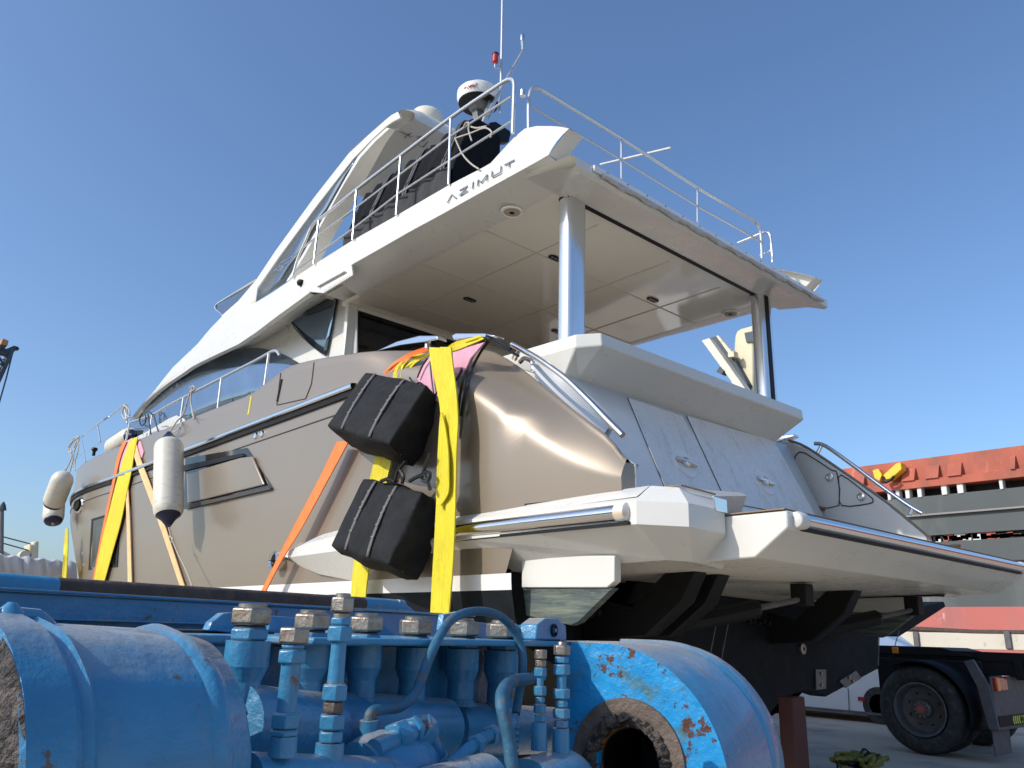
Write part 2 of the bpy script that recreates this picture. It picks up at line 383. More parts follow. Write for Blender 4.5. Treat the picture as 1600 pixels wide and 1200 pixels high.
MB().lathe(p+V((.03,0,0)),(-1,0,0),[(0,.068),(.05,.068)],20).build('exhaust_bore','black',e)
# anchor pocket at the bow
p=on((126,790),hullx); t=V((-.25,1,0)).normalized()
b=MB().lathe(p+V((.06,0,0)),(-1,-.25,0),[(0,.14),(.1,.15),(.12,.12),(.06,.10)],20); b.build('anchor_pocket','chrome',Y)
MB().lathe(p+V((.0,0,0)),(-1,-.25,0),[(0,.09),(.09,.1)],16).build('anchor_hole','black',Y)
# main deck
rows=[[V((hullx(y,sheer(y)-.2)+.15,y,sheer(y)-.22)),V((CX,y,sheer(y)-.18)),mir(V((hullx(y,sheer(y)-.2)+.15,y,sheer(y)-.22)))] for y in ys if y>8.9 and hb(y,2.8)>.3]
MB().grid(rows).build('foredeck','white',Y)
# ---- platform wings beside the hull: x-profile at each station
def wing_pod():
    b=MB()
    A=(4.0,3.3);B_=(4.17,3.02);C=(4.55,3.0)
    # stations from the nose to the chamfer; outer top, outer bottom, under
    st=[(8.3,4.03,.73,.71,.69),(7.9,3.94,.76,.68,.60),(7.4,3.90,.80,.68,.50),(6.8,3.90,.84,.69,.42),(6.2,3.92,.85,.70,.40),(5.0,3.97,.84,.69,.45),(3.3,4.0,.83,.68,.48)]
    rows=[]
    for y,x,zt,zm,zb in st:
        ins=.12+.18*sms(7.5,5,y)
        rows.append([V((4.75,y,zt+.12)),V((x+.17,y,zt+.12)),V((x,y,zt)),V((x,y,zm)),V((x+ins,y-.0,zb)),V((4.75,y,zb-.02))])
    rows.append([V((4.75,3.0,.95)),V((4.24,3.14,.93)),V((4.17,3.02,.81)),V((4.17,3.02,.66)),V((4.42,3.18,.47)),V((4.75,3.2,.45))])
    rows.append([V((4.78,2.98,.93)),V((4.5,3.06,.9)),V((4.52,2.99,.80)),V((4.52,2.99,.65)),V((4.6,3.2,.46)),V((4.78,3.2,.45))])
    return rows
PR=wing_pod()
for f in (lambda p:p,mir):
    b=MB(); b.grid([[f(p) for p in r] for r in PR]); b.add([f(p) for p in PR[-1]],[tuple(range(6))]); pod=b.build('platform_wing','white',Y,smooth=15,bevel=.008)
    if f((1,0,0))==(1,0,0) or True:
        # top stain sheet is in the material; steel bumper bar
        q=MB(); p0=f(V((3.975,5.65,.765)));p1=f(V((3.995,3.42,.765)))
        q.tube([p0,p0+(p1-p0)*.5,p1],.055,14); bar=q.build('bumper_bar','chrome',pod)
        c=f(V((4.0,3.40,.765))); MB().lathe(c+V((0,.05,0)),(0,-1,0),[(0,.062),(.05,.066),(.08,.06),(.095,.03)],16).build('end_cap','stained',bar)
        MB().box(f(V((3.992,4.5,.69))),(.03,2.3,.022)).build('bumper_seat','black',bar)
rows=[]
for y in (6.0,5.0,4.2,3.5,3.32): rows.append([V((4.62,y,.957)),V((4.17,y,.954)),V((4.03,y,.862))])
MB().grid(rows).build('wing_top_sheet','stained',Y)
MB().tube([V((4.22,4.7,.965)),V((4.24,3.12,.943)),V((4.5,3.04,.91))],.006,6).build('teak_border','teak',Y)
MB().prism([V((4.4,3.0,.88)),V((4.53,2.985,.87)),V((4.53,2.985,.78)),V((4.42,3.0,.79))],(0,-.012,0)).build('hinge_plate','chrome',Y,bevel=.003)
# side pontoon under the wing
for f in (lambda p:p,mir):
    q=f(V((.07,0,0)))-f(V((0,0,0)))
    MB().prism([f(at(p,x=4.2)) for p in ((815,868),(960,868),(960,908),(948,918),(815,918))],q).build('hull_extension','white',Y,bevel=.006)
    MB().prism([f(at(p,x=4.22)) for p in ((817,918.5),(957,918.5),(903,972),(891,977),(822,962))],q).build('extension_bottom','scum',Y,bevel=.004)
# ---- hydraulic bathing platform
pp=[(2.56,.77),(2.56,.66),(2.80,.49),(4.6,.45),(4.6,.77)]
xa,xb=4.545,8.8
pf=MB().prism([V((xa,y,z)) for y,z in pp],(xb-xa,0,0)).build('bathing_platform','white',Y,bevel=.012)
MB().prism([V((xa-.012,y,z)) for y,z in ((2.57,.773),(2.57,.781),(4.5,.781),(4.5,.773))],(xb-xa+.02,0,0)).build('teak_top','teak',pf)
MB().tube([V((xa+.16,2.545,.715)),V((6.6,2.545,.715)),V((xb-.14,2.545,.715))],.045,14).build('platform_bumper_bar','chrome',pf)
MB().box(((xa+xb)/2,2.55,.665),(xb-xa-.3,.03,.02)).build('platform_bumper_seat','black',pf)
for x in (xa+.12,xb-.1): MB().lathe((x-.06,2.55,.715),(1,0,0),[(0,.03),(.01,.05),(.04,.058),(.09,.056),(.12,.05)],14).build('bumper_end_cap','white',pf,bevel=.004)
# platform lifting gear below, all in shadow
def arm(x):
    b=MB(); P=[V((x,3.9,.47)),V((x,3.62,.47)),V((x,3.75,.25)),V((x,4.1,.0)),V((x,4.75,-.05)),V((x,4.75,.3)),V((x,4.25,.2))]
    b.prism(P,(.16,0,0)); return b
for i,x in enumerate((5.05,5.35,7.55)): arm(x).build('lifting_arm','black',Y,bevel=.01)
for x0 in (5.4,7.6):
    a=V((x0,4.3,.05)); c=V((x0+1.0,3.55,.33)); d=(c-a).normalized()
    ram=MB().lathe(a,d,[(0,.07),((c-a).length*.7,.075),((c-a).length*.72,.055)],8).build('lift_ram','black',Y)
    MB().tube([a+d*.8,c],.025,8).build('ram_rod','truckgrey',ram)
    MB().box(c+V((.05,.0,.04)),(.14,.14,.18)).build('ram_bracket','truck',ram,bevel=.01)
# stern gear mass
b=MB(); b.prism(pxpoly([(1000,900),(1040,905),(1060,925),(1125,930),(1375,960),(1372,1046),(1292,1089),(1262,1080),(1225,1090),(1205,1115),(1195,1200),(980,1190),(940,1030),(950,990)],y=4.55),(0,.2,0)); sg=b.build('stern_gear_housing','anti',Y,bevel=.02)
b=MB(); b.prism(pxpoly([(1300,985),(1375,955),(1430,950),(1475,940),(1478,948),(1405,995),(1372,990)],y=4.6),(0,.5,0)); b.build('trim_tab_shelf','anti',Y,bevel=.01)
for a in ([(1275,1046),(1291,1046),(1291,1076),(1276,1078)],[(1312,1064),(1338,1048),(1346,1060),(1322,1075)]):
    q=MB().prism(pxpoly(a,y=4.53),(0,.015,0)).build('anode_plate','rim',sg)
    cx=sum(p[0] for p in a)/4;cy=sum(p[1] for p in a)/4
    for k in (-.28,.28):
        pc=at((cx+(a[1][0]-a[2][0])*k*0+(a[3][0]-a[0][0])*k,cy+(a[3][1]-a[0][1])*k),y=4.525); MB().lathe(pc,(0,-1,0),[(0,.018),(.012,.016)],8).build('bolt','steel',q)
p=at((1253,1014),y=4.54); MB().lathe(p+V((0,.02,0)),(0,-1,0),[(0,.055),(.04,.055),(.045,.02),(.02,.018)],16).build('drain_boss','steel',sg)
for a,c in (((1124,950),(1110,1020)),((1142,952),(1127,1030)),((1375,960),(1372,1040)),((1405,985),(1398,1010))):
    MB().tube([at(a,y=4.5),at(c,y=4.48)],.006,6).build('gear_edge','rim',sg)
b=MB(); b.box((5.2,4.68,.62),(1.6,.05,.3)); b.build('tunnel_wall','white',Y)
b=MB(); b.box((7.2,4.70,.40),(3.4,.05,.28)); b.build('tunnel_wall','white',Y)
for x in (4.75,7.2):
    P=[V((x+.09*i,4.55,.16+.02*(i%2))) for i in range(5)]
    for q in P[:1]: 
        b=MB(); 
        for t in P: b.lathe(t-V((.02,0,0)),(1,0,0),[(0,.02),(.01,.035),(.03,.035),(.04,.02)],8)
        b.tube([P[0],P[-1]],.015,6); b.build('anode_stud','black',Y)
# ---- transom face and overhang
def trp(x,s): # s 0 top .. 1 bottom
    return V((x,4.80-.62*s,2.22-1.43*s))
b=MB(); b.grid([[trp(x,s) for s in (0,.25,.5,.75,1.02)] for x in (4.45,5.2,6,7,8,8.62)]); b.build('transom','stripe',Y,solid=.02)
tdir=(trp(0,1)-trp(0,0)).normalized(); tn=V((0,-1,0)).cross(V((1,0,0))); tn=V((0,tdir.z,-tdir.y)); 
if tn.y>0: tn=-tn
def tr_at(px):   # ray meets the transom plane
    d=ray(*px); p0=trp(0,0); return d*(p0.dot(tn)/d.dot(tn))
def trpanel(poly,nm,m,off=.011,th=.006,par=None,bevel=.004):
    P=[tr_at(p)+tn*off for p in poly]
    return MB().prism(P,tn*th).build(nm,m,par or Y,bevel=bevel)
d1=[(979,623),(1064,651),(1129,784),(1048,790)]
d2=[(1071,651),(1207,690),(1275,812),(1138,787),(1132,783)]
for dd in (d1,d2):
    pan=trpanel(dd,'garage_door_panel','mould',.012,.01)
    sm=MB().tube([tr_at(p)+tn*.014 for p in dd],.005,6,closed=True).build('door_seam','seam',pan)
for (cx,cy) in ((1067,726),(1191,755)):
    c=tr_at((cx,cy)); ex=V((1,0,0)); ey=-tdir
    b=MB(); ring=[c+tn*.0225+(ex*(.16*math.cos(q))+ey*(.16*math.sin(q))) for q in [2*math.pi*k/28 for k in range(28)]]
    rim_=[c+tn*.031+(ex*(.155*math.cos(q))+ey*(.155*math.sin(q))) for q in [2*math.pi*k/28 for k in range(28)]]
    inn=[c+tn*.026+(ex*(.13*math.cos(q))+ey*(.13*math.sin(q))) for q in [2*math.pi*k/28 for k in range(28)]]
    b.grid([ring,rim_,inn],closev=True); b.add(inn,[tuple(range(28))]); dish=b.build('handle_recess','stripe',Y,smooth=40)
    hd=MB().tube([c+tn*.05-ex*.14+ey*.02,c+tn*.06,c+tn*.05+ex*.14-ey*.02],.02,10).build('door_handle','chrome',dish)
    MB().lathe(c+tn*.03,tn,[(0,.05),(.03,.05),(.045,.03),(.03,.02)],16).build('handle_hub','chrome',hd)
# overhang
z1,z0=2.54,2.42
b=MB(); W=[(4.93,5.9),(4.93,4.43),(8.40,4.43),(8.40,5.9)]
topp=[V((4.72,5.9,z1)),V((4.80,4.62,z1)),V((4.93,4.43,z1)),V((8.36,4.43,z1)),V((8.40,4.52,z1)),V((8.5,5.9,z1))]
mid=[V((4.72,5.9,z0)),V((4.80,4.62,z0)),V((4.93,4.42,z0)),V((8.37,4.42,z0)),V((8.41,4.52,z0)),V((8.5,5.9,z0))]
low=[V((4.85,5.9,2.15)),V((4.85,4.82,2.17)),V((5.0,4.79,2.2)),V((8.3,4.79,2.2)),V((8.35,4.82,2.2)),V((8.45,5.9,2.15))]
b.grid([topp,mid,low],closev=True); b.add(topp,[tuple(range(6))]); b.add(low,[tuple(range(6))[::-1]])
b.build('cockpit_overhang','white',Y,bevel=.012,smooth=0)
# white coaming between quarter and overhang (port) and cockpit walls
MB().prism([V((4.64,y,z)) for y,z in ((8.74,1.0),(8.74,2.46),(5.5,2.46),(4.86,2.16),(4.5,1.45),(4.22,.95),(4.22,.8))],(.05,0,0)).build('cockpit_coaming','white',Y,bevel=.01)
MB().box((CX,6.8,1.72),(3.9,3.9,.06)).build('cockpit_sole','teak',Y)
# starboard quarter inner face as seen across the platform
X8=8.80
poly=[(1214,700),(1220,692),(1232,690),(1262,702),(1330,748),(1385,787),(1447,838),(1449,845),(1400,838),(1272,805)]
P=pxpoly(poly,x=X8)
sq=MB().prism(P,(.14,0,0)).build('starboard_quarter_inner','white',Y,bevel=.012)
def rimline(pts,nm,m,r,par,x,off=-.004,closed=False,k=4):
    P=[at(p,x=x)+V((off,0,0)) for p in pts]; return MB().tube(cat(P,k,closed),r,6,closed=closed).build(nm,m,par)
rimline([(1242,736),(1241,720),(1246,709),(1258,708),(1300,735),(1308,740),(1311,790),(1275,791),(1262,785)],'locker_door_seam','seam',.007,sq,X8,closed=True,k=2)
rimline([(1314,742),(1355,772),(1364,781),(1358,787),(1316,790),(1312,765)],'locker_door_seam','seam',.007,sq,X8,closed=True,k=3)
for c in ((1296.5,745.5),(1346,776)):
    p=at(c,x=X8-.004); MB().lathe(p,(-1,0,0),[(0,.045),(.015,.045),(.02,.035),(.008,.03),(.012,.012)],16).build('locker_latch','chrome',sq)
rimline([(1232,688),(1262,700),(1330,746),(1385,785),(1448,837),(1450,844)],'quarter_edge','hull',.018,sq,X8+.02,0)
rimline([(1270,790),(1290,796)],'step_light','teak',.02,sq,X8,-.02,k=1)
# quarter handrails
def handrail(a,b_,posts,x,nm='quarter_handrail'):
    P=[at(p,x=x) for p in a]; h=MB().tube(cat(P,4),.024,12).build(nm,'chrome',Y)
    for u,v in posts: MB().tube([at(u,x=x),at(v,x=x+b_)],[.02,.026],10).build('rail_foot','chrome',h)
handrail([(800,538),(840,560),(880,588),(905,611),(927,633),(950,657),(973,680)],.12,[((812,545),(804,560)),((955,667),(947,682))],4.3)
handrail([(1273,693),(1290,697),(1330,725),(1380,762),(1420,790),(1441,802)],-.02,[((1283,697),(1276,711)),((1426,793),(1421,804))],8.86)
P=[at(p,x=4.62) for p in ((812,566),(820,560),(832,566),(833,580))]; MB().tube(cat(P,5),.022,10).build('grab_loop','chrome',Y)
# ---- columns
for cx_,cy_,m_ in ((5.02,4.88,0),(8.31,4.83,1)):
    prof=[]
    n=28
    for k in range(n):
        q=2*math.pi*k/n; c,s_=math.cos(q),math.sin(q)
        prof.append((.125*math.copysign(abs(c)**.55,c),.09*math.copysign(abs(s_)**.55,s_)))
    b=MB(); b.grid([[V((cx_+a,cy_+c,z)) for a,c in prof] for z in (2.5,3.2,4.09)],closev=True); col=b.build('cockpit_column','column',Y,smooth=40)
    b=MB(); b.grid([[V((cx_+a*1.06,cy_+c*1.08,z)) for a,c in prof] for z in (4.06,4.085)],closev=True); b.build('column_collar','black',col)
    if m_: MB().box((cx_-.02,cy_-.092,3.28),(.075,.012,1.56)).build('column_gasket','black',col)
# ---- flybridge band: fascia running into the swept brow
def cab(y,z): return 4.92-.47*sms(9.3,14,y)+(max(0,y-15.3)/6)**2.5*2.2
def plan(y,z): return 4.37+ (max(0,y-15.3)/6)**2.5*2.28 + .10*max(0,z-4.15)*sms(14,11,y)
U=[(889,201),(875,198),(860,197),(838,197),(820,201),(805,213),(780,240),(768,254),(754,262),(700,290),(619,337),(550,376),(493,412),(461,433),(424,458),(399,473),(372,482),(348,493),(328,514),(308,538),(289,556),(270,574),(254,594),(240,612),(225,631),(210,651)]
Lw=[(857,242),(840,252),(820,263),(800,274),(780,285),(760,296),(740,307),(715,321),(690,335),(640,362),(600,385),(552,412),(520,434),(484,457),(458,476),(433,494),(399,520),(372,538),(340,553),(315,565),(300,573),(283,585),(265,597),(248,610),(232,625),(207,654)]
def resample(pts,n):
    P=cat([(p[0],p[1],0) for p in pts],8); d=[0]
    for a,c in zip(P,P[1:]): d.append(d[-1]+(c-a).length)
    o=[]
    for i in range(n):
        t=d[-1]*i/(n-1); j=0
        while j<len(d)-2 and d[j+1]<t: j+=1
        k=(t-d[j])/max(1e-9,d[j+1]-d[j]); q=P[j].lerp(P[j+1],min(1,k)); o.append((q.x,q.y))
    return o
NU=len(U)
UP=[on(p,plan) for p in U]; LP=[on(p,plan) for p in Lw]
def bandrow(u,l):
    m1=u.lerp(l,.5)+V((-.02,0,0)); inn=u+V((.10,0,-.01))
    return [inn,u+V((.03,0,.012)),u,u.lerp(l,.25)+V((-.015,0,0)),m1,u.lerp(l,.8)+V((-.012,0,0)),l]
BR=[bandrow(u,l) for u,l in zip(UP,LP)]
b=MB()
for f in (lambda p:p,mir): b.grid([[f(p) for p in r] for r in BR])
b.build('flybridge_fascia','white',Y,smooth=38)
# soffit: from the fascia's lower edge inwards
ZC=4.07
b=MB(); cl=MB()
for f in (lambda p:p,mir):
    rows=[]
    for l in LP:
        if l.y<8.8: rows.append([f(l),f(l+V((.10,0,-.03))),f(V((4.72,l.y,ZC-.0))),f(V((4.80,l.y,ZC)))])
    b.grid(rows)
    rows=[]
    for u,l in zip(UP,LP):
        if 8.6<l.y<19.5: 
            zt_=4.42+(l.z+.16-4.42)*sms(9.3,11.5,l.y); zi=ZC+(zt_-ZC)*sms(8.62,9.0,l.y); xi=cab(l.y,zi)
            rows.append([f(l),f(l+V((.06,0,-.012))),f(V((max(l.x+.08,xi-.10),l.y,zi-.06))),f(V((xi+.05,l.y,zi+.01)))])
    b.grid(rows)
# tip faces
ya=4.31
for f in (lambda p:p,mir):
    u,l=UP[0],LP[0]
    a1=at((911,215),y=ya) ; a2=at((880,256),y=ya+.25)
    b.add([f(u),f(l),f(V((a2.x,a2.y,l.z-.0))),f(V((a1.x,a1.y,a1.z)))],[(0,1,2,3)])
    b.add([f(l),f(V((a2.x,a2.y,l.z))),f(V((4.80,4.9,ZC))),f(V((4.72,l.y,ZC)))],[(0,1,2,3)])
b.build('soffit','white',Y,smooth=38)
# aft beam of the flybridge
e0,e1=V((4.52,4.27,4.02)),V((8.78,4.27,4.02))
b=MB(); prof=[(4.9,ZC-.002),(4.5,3.985),(4.30,3.90),(4.25,3.91),(4.25,4.00),(4.33,4.05),(4.9,4.12)]
b.grid([[V((x,y,z)) for y,z in prof] for x in (4.41,4.7,6.65,8.6,8.86)],closev=False); b.build('aft_fascia','white',Y,smooth=12)
trk=MB().box((CX,4.235,3.975),(4.05,.02,.06)).build('awning_track','stripe',Y,bevel=.004)
b=MB(); P=[]
for i in range(60):
    x=4.72+4.0*i/59; z=3.925+.014*math.sin(i*1.1)+.008*math.sin(i*2.7); P.append([V((x,4.222,3.955)),V((x,4.215,z+.01)),V((x,4.235,z-.012))])
b.grid(P); b.build('furled_awning','awning',trk,solid=.006)
for i in range(14): MB().lathe((4.8+.28*i,4.232,3.995),(0,-1,0),[(0,.010),(.012,.008)],8).build('track_bolt','steel',trk)
# ceiling
MB().prism([V((4.79,4.86,ZC+.004)),V((8.51,4.86,ZC+.004)),V((8.51,8.9,ZC+.004)),V((4.79,8.9,ZC+.004))],(0,0,.05)).build('cockpit_ceiling','ceil',Y)
for x,y,w_,h_ in [(CX,4.84,3.5,.05)]: MB().box((x,y,ZC-.012),(w_,h_,.03)).build('curtain_track','black',Y)
b=MB()
for x in (5.55,6.75,7.75): b.box((x,6.88,ZC-.001),(.012,3.7,.004))
b.build('ceiling_seam','ltseam',Y)
b=MB()
for y in (5.95,7.1,8.2): b.box((CX,y,ZC-.0015),(3.72,.012,.004))
b.build('ceiling_seam','ltseam',Y)
for px in ((868,403),(734,468),(1020,468),(870,518)):
    c=at(px,z=ZC-.002); b=MB()
    ring=[(math.cos(q),math.sin(q)) for q in [2*math.pi*k/24 for k in range(24)]]
    pl=[V((c.x+(.05 if a>0 else -.05)+.045*a,c.y+.045*s_,c.z)) for a,s_ in ring]
    b.prism(pl,(0,0,-.01)); dl=b.build('downlight','black',Y,bevel=.002)
    for k in (-.05,0,.05): MB().lathe((c.x+k,c.y,c.z-.009),(0,0,-1),[(0,.017),(.004,.015)],12).build('lens','offlamp',dl)
for px in ((800,330),(1141,489)):
    c=at(px,z=ZC-.002); sp=MB().lathe(c,(0,0,-1),[(0,.115),(.012,.115),(.02,.1),(.012,.085)],28).build('ceiling_speaker','ceil',Y)
    q=MB().lathe(c+V((0,0,-.008)),(0,0,-1),[(0,.08),(.01,.08),(.012,.05)],24).build('grille','speaker',sp)
    MB().lathe(c+V((0,0,-.018)),(0,0,-1),[(0,.028),(.006,.024)],16).build('tweeter','black',sp)
# saloon bulkhead and doors
b=MB(); yb=8.74
b.box((4.88,yb+.05,3.0),(.14,.08,2.2)); b.box((8.42,yb+.05,3.0),(.16,.08,2.2)); b.box((6.65,yb+.05,4.045),(3.4,.08,.06)); b.build('saloon_bulkhead','white',Y,bevel=.01)
MB().box((6.65,yb+.08,2.97),(3.38,.03,2.1)).build('saloon_door','dark_glass',Y)
b=MB()
for x in (4.99,6.1,7.2,8.3): b.box((x,yb+.045,2.95),(.06,.04,2.1))
b.box((6.65,yb+.045,3.99),(3.3,.04,.05)); b.build('saloon_door_frame','black',Y)
b=MB()
for i in range(40): b.box((5.5+.02*i*1.15,yb+.12+.01*(i%2),2.85),(.018,.02,2.0))
b.build('saloon_curtain','mesh2',Y)
# cabin side: one curved wall carrying glass and white swoosh
def cabgrid(poly_u,poly_l,nm,m,off=0,n=24,solid=.02):
    u=resample(poly_u,n); l=resample(poly_l,n); b=MB(); rows=[]
    for p,q in zip(u,l):
        A=on(p,cab);C=on(q,cab); 
        r=[]
        for t in (0,.33,.66,1):
            w_=A.lerp(C,t); r.append(V((cab(w_.y,w_.z)+off,w_.y,w_.z)))
        rows.append(r)
    b.grid(rows); return b,rows,nm,m,solid
def cabbuild(t,both=True):
    b,rows,nm,m,solid=t
    o=b.build(nm,m,Y,solid=solid)
    if both:
        MB().grid([[mir(p) for p in r] for r in rows]).build(nm,m,Y,solid=solid)
    return o
cabbuild(cabgrid([(556,420),(520,445),(450,490),(400,522),(360,545),(300,574),(250,610),(205,655)],[(556,600),(520,600),(470,610),(430,625),(370,645),(300,675),(240,700),(200,712)],'cabin_side','white',.02,30))
cabbuild(cabgrid([(205,655),(222,633),(240,618),(270,597),(300,577),(340,558),(370,548),(398,544),(426,548),(450,557),(471,569)],[(196,690),(215,690),(240,690),(270,685),(300,672),(330,660),(360,648),(390,640),(420,628),(445,612),(471,600)],'cabin_side_window','glass',-.012,30,.012))
cabbuild(cabgrid([(530,461),(515,469),(497,479),(478,489),(457,501)],[(512,556),(503,550),(490,540),(474,524),(457,502)],'aft_cabin_window','glass',-.02,14,.012))
P=[V((cab(q.y,q.z)-.028,q.y,q.z)) for q in [on(p,cab) for p in ((531,460),(457,501),(463,513),(475,527),(490,541),(503,551),(512,557))]]
MB().tube(P,.008,6,closed=True).build('window_gasket','black',Y)
# white moulding low in front of the side glass
P=[V((cab(q.y,q.z)-.06,q.y,q.z)) for q in [on(p,cab) for p in ((205,690),(240,672),(268,655),(280,650),(292,655),(300,670),(250,700),(205,712))]]
MB().prism(P,(.04,0,0)).build('side_moulding','white',Y,bevel=.015)
# roof over the cabin, windscreen
rows=[]
for u in UP:
    if u.y>9: rows.append([u+V((.02,0,-.01)),V((CX-.8,u.y,u.z+.06)) if u.x<CX-.8 else u,V((CX+.8,u.y,u.z+.06)) if u.x<CX-.8 else mir(u),mir(u+V((.02,0,-.01)))])
MB().grid(rows).build('coachroof','white',Y,solid=.03)
MB().box((CX,6.95,4.22),(4.1,4.1,.05)).build('flybridge_deck','white',Y)
# fascia vent light recess and camera
fx=lambda y,z: plan(y,z)-.03
P=[on(p,fx) for p in ((480,447),(487,441),(541,411),(549,415),(551,430),(505,458),(482,456))]
vr=MB().prism(P,(.03,0,0)).build('fascia_vent','white',Y,bevel=.006)
P=[on(p,lambda y,z: plan(y,z)-.034) for p in ((494,447),(542,418),(546,430),(506,454))]
MB().prism(P,(.01,0,0)).build('vent_recess','ceil',vr)
P=[on(p,lambda y,z: plan(y,z)-.05) for p in ((497,448),(540,424))]
MB().tube(P,.012,8).build('vent_bar','chrome',vr)
p=on((470,442),fx); MB().lathe(p+V((.02,0,0)),(-1,0,0),[(0,.05),(.05,.045),(.07,.02)],12).build('side_light','black',Y)
# lettering on the fascia
def strokes(S_,f,r,nm,m,par=None):
    for s_ in S_:
        b=MB()
        P=[on(p,f) for p in s_]
        for a,c in zip(P,P[1:]):
            d=(c-a).normalized(); n_=V((-1,0,0)).cross(d).normalized()
            a2=a;c2=c
            b.hexa([a2+n_*r,c2+n_*r,c2-n_*r,a2-n_*r],[q+V((-.007,0,0)) for q in (a2+n_*r,c2+n_*r,c2-n_*r,a2-n_*r)])
        b.build(nm,m,par or Y,smooth=0)
strokes([[(699.2,317),(706.2,304.4),(712.8,309.6)],[(718.5,297.8),(730.7,290.8),(718.5,305.7),(730.7,298.2)],[(739.8,284.2),(738.4,294.7)],
 [(746.7,290.4),(747.4,281.2),(752.6,285.1),(761.4,272.9),(760.5,282)],[(769.2,267.6),(768.8,276.4),(782.4,269.4),(783.2,259.7)],[(788.5,258),(803.8,250.1)],[(795.9,254.1),(795.7,261)]],
 lambda y,z: plan(y,z)-.024,.006,'fascia_lettering','letter')
# ---- hardtop on raked side frames
XH=4.72
def hx(y,z): return XH+.06*(z-5)
def hardtop_side(f):
    o=[]
    outer=[(345,494),(372,470),(400,437),(430,392),(490,309),(544,240),(575,211),(602,187),(612,179),(622,174)]
    inner=[(399,474),(399,474),(402,450),(437,400),(496,320),(552,248),(578,221),(604,197),(614,190),(626,184)]
    b=MB(); rows=[]
    for a,c in zip(outer,inner):
        A=on(a,hx);C=on(c,hx); rows.append([f(A),f(C),f(C+V((.03,0,0))),f(A+V((.03,0,0)))])
    b.grid(rows,closev=True); fr=b.build('hardtop_frame','white',Y,bevel=.008,smooth=30)
    # aft pillar
    oa=[(445,440),(470,400),(500,345),(530,290),(556,247),(580,220),(603,199),(614,202)]
    ia=[(451,437),(476,397),(506,342),(536,288),(562,246),(586,220),(608,200),(618,203)]
    b=MB(); rows=[]
    for a,c in zip(oa,ia):
        A=on(a,hx)+V((.01,0,0));C=on(c,hx)+V((.01,0,0)); rows.append([f(A),f(C),f(C+V((.26,0,0))),f(A+V((.20,0,0)))])
    b.grid(rows,closev=True); b.build('hardtop_pillar','white',Y,bevel=.006,smooth=30)
    b=MB(); rows=[]
    for a,c in zip([(400,470),(403,452),(437,402),(496,322),(545,257),(556,245)],[(445,441),(452,430),(470,400),(512,326),(550,258),(557,246)]):
        A=on(a,hx)+V((.014,0,0));C=on(c,hx)+V((.014,0,0)); rows.append([f(A),f(C)])
    b.grid(rows); b.build('hardtop_side_glass','fglass',Y,solid=.01)
hardtop_side(lambda p:p)
b=MB(); rows=[]
for a,c in zip([(345,494),(400,437),(490,309),(544,240),(602,187)],[(399,474),(402,450),(496,320),(552,248),(604,197)]):
    A=mir(on(a,hx));C=mir(on(c,hx)); rows.append([A,C,C-V((.09,0,0)),A-V((.09,0,0))])
b.grid(rows,closev=True); b.build('hardtop_frame','white',Y,bevel=.008,smooth=30)
strokes([[(427,424),(435,419)],[(435,423),(444,417),(437,415.5),(439,411),(447.5,406)],[(448,407),(457.5,400),(453,408.5),(444,414)],[(457.5,400),(467,393.5)]],lambda y,z:hx(y,z)+.006,.006,'side_glass_badge','chrome')
def hsl(p): return on(p,hx)
e=[hsl(p) for p in ((544,238),(575,211),(602,187),(622,173),(633,171),(641,173))]
rows=[]
for p in e: rows.append([p,V((XH+.25,p.y,p.z+.07)),V((CX,p.y,p.z+.1)),V((2*CX-XH-.25,p.y,p.z+.07)),mir(p)])
q=e[-1]; rows.append([q+V((.03,-.06,-.05)),V((XH+.25,q.y-.07,q.z-.02)),V((CX,q.y-.07,q.z)),V((2*CX-XH-.25,q.y-.07,q.z-.02)),mir(q+V((.03,-.06,-.05)))])
und=[hsl(p) for p in ((645,184),(614,203),(600,222),(578,262))]
for p in und: rows.append([p+V((.03,0,0)),V((XH+.3,p.y,p.z)),V((CX,p.y,p.z)),V((2*CX-XH-.3,p.y,p.z)),mir(p+V((.03,0,0)))])
rows.append([V((r.x,r.y+.35,r.z-.25)) for r in rows[-1]])
b=MB(); b.grid(rows); ht=b.build('hardtop_roof','white',Y,smooth=45)
zz=und[1].z
c=at((659,216),z=zz-.02); MB().lathe(c,(0,0,-1),[(0,.06),(.012,.05)],16).build('hardtop_light','speaker',ht)
P=[at(p,z=zz-.012) for p in ((631,216),(651,201),(677,213),(661,230))]; MB().tube(P,.006,6,closed=True).build('hatch_seam','seam',ht)
# sat dome
c=on((667,192),lambda y,z:5.35); dm=MB().lathe(c-V((0,0,.1)),(0,0,1),[(0,.22),(.08,.235),(.16,.235),(.24,.2),(.29,.13),(.31,.03)],28).build('satellite_dome','dome',Y)
# fly windscreen
P=[at(p,x=4.9) for p in ((338,479),(402,436),(384,470),(350,490))]
MB().prism(P,(.02,0,0)).build('fly_windscreen','fglass',Y)
MB().prism([at((338,479),x=4.9),at((350,490),x=4.9),mir(at((350,490),x=4.9)),mir(at((338,479),x=4.9))],(0,.03,0)).build('fly_windscreen','fglass',Y)
MB().tube([at((402,436),x=4.89),at((340,474),x=4.89),at((336,479),x=4.89),at((338,484),x=4.9),at((351,494),x=4.9)],.02,8).build('windscreen_frame','chrome',Y)
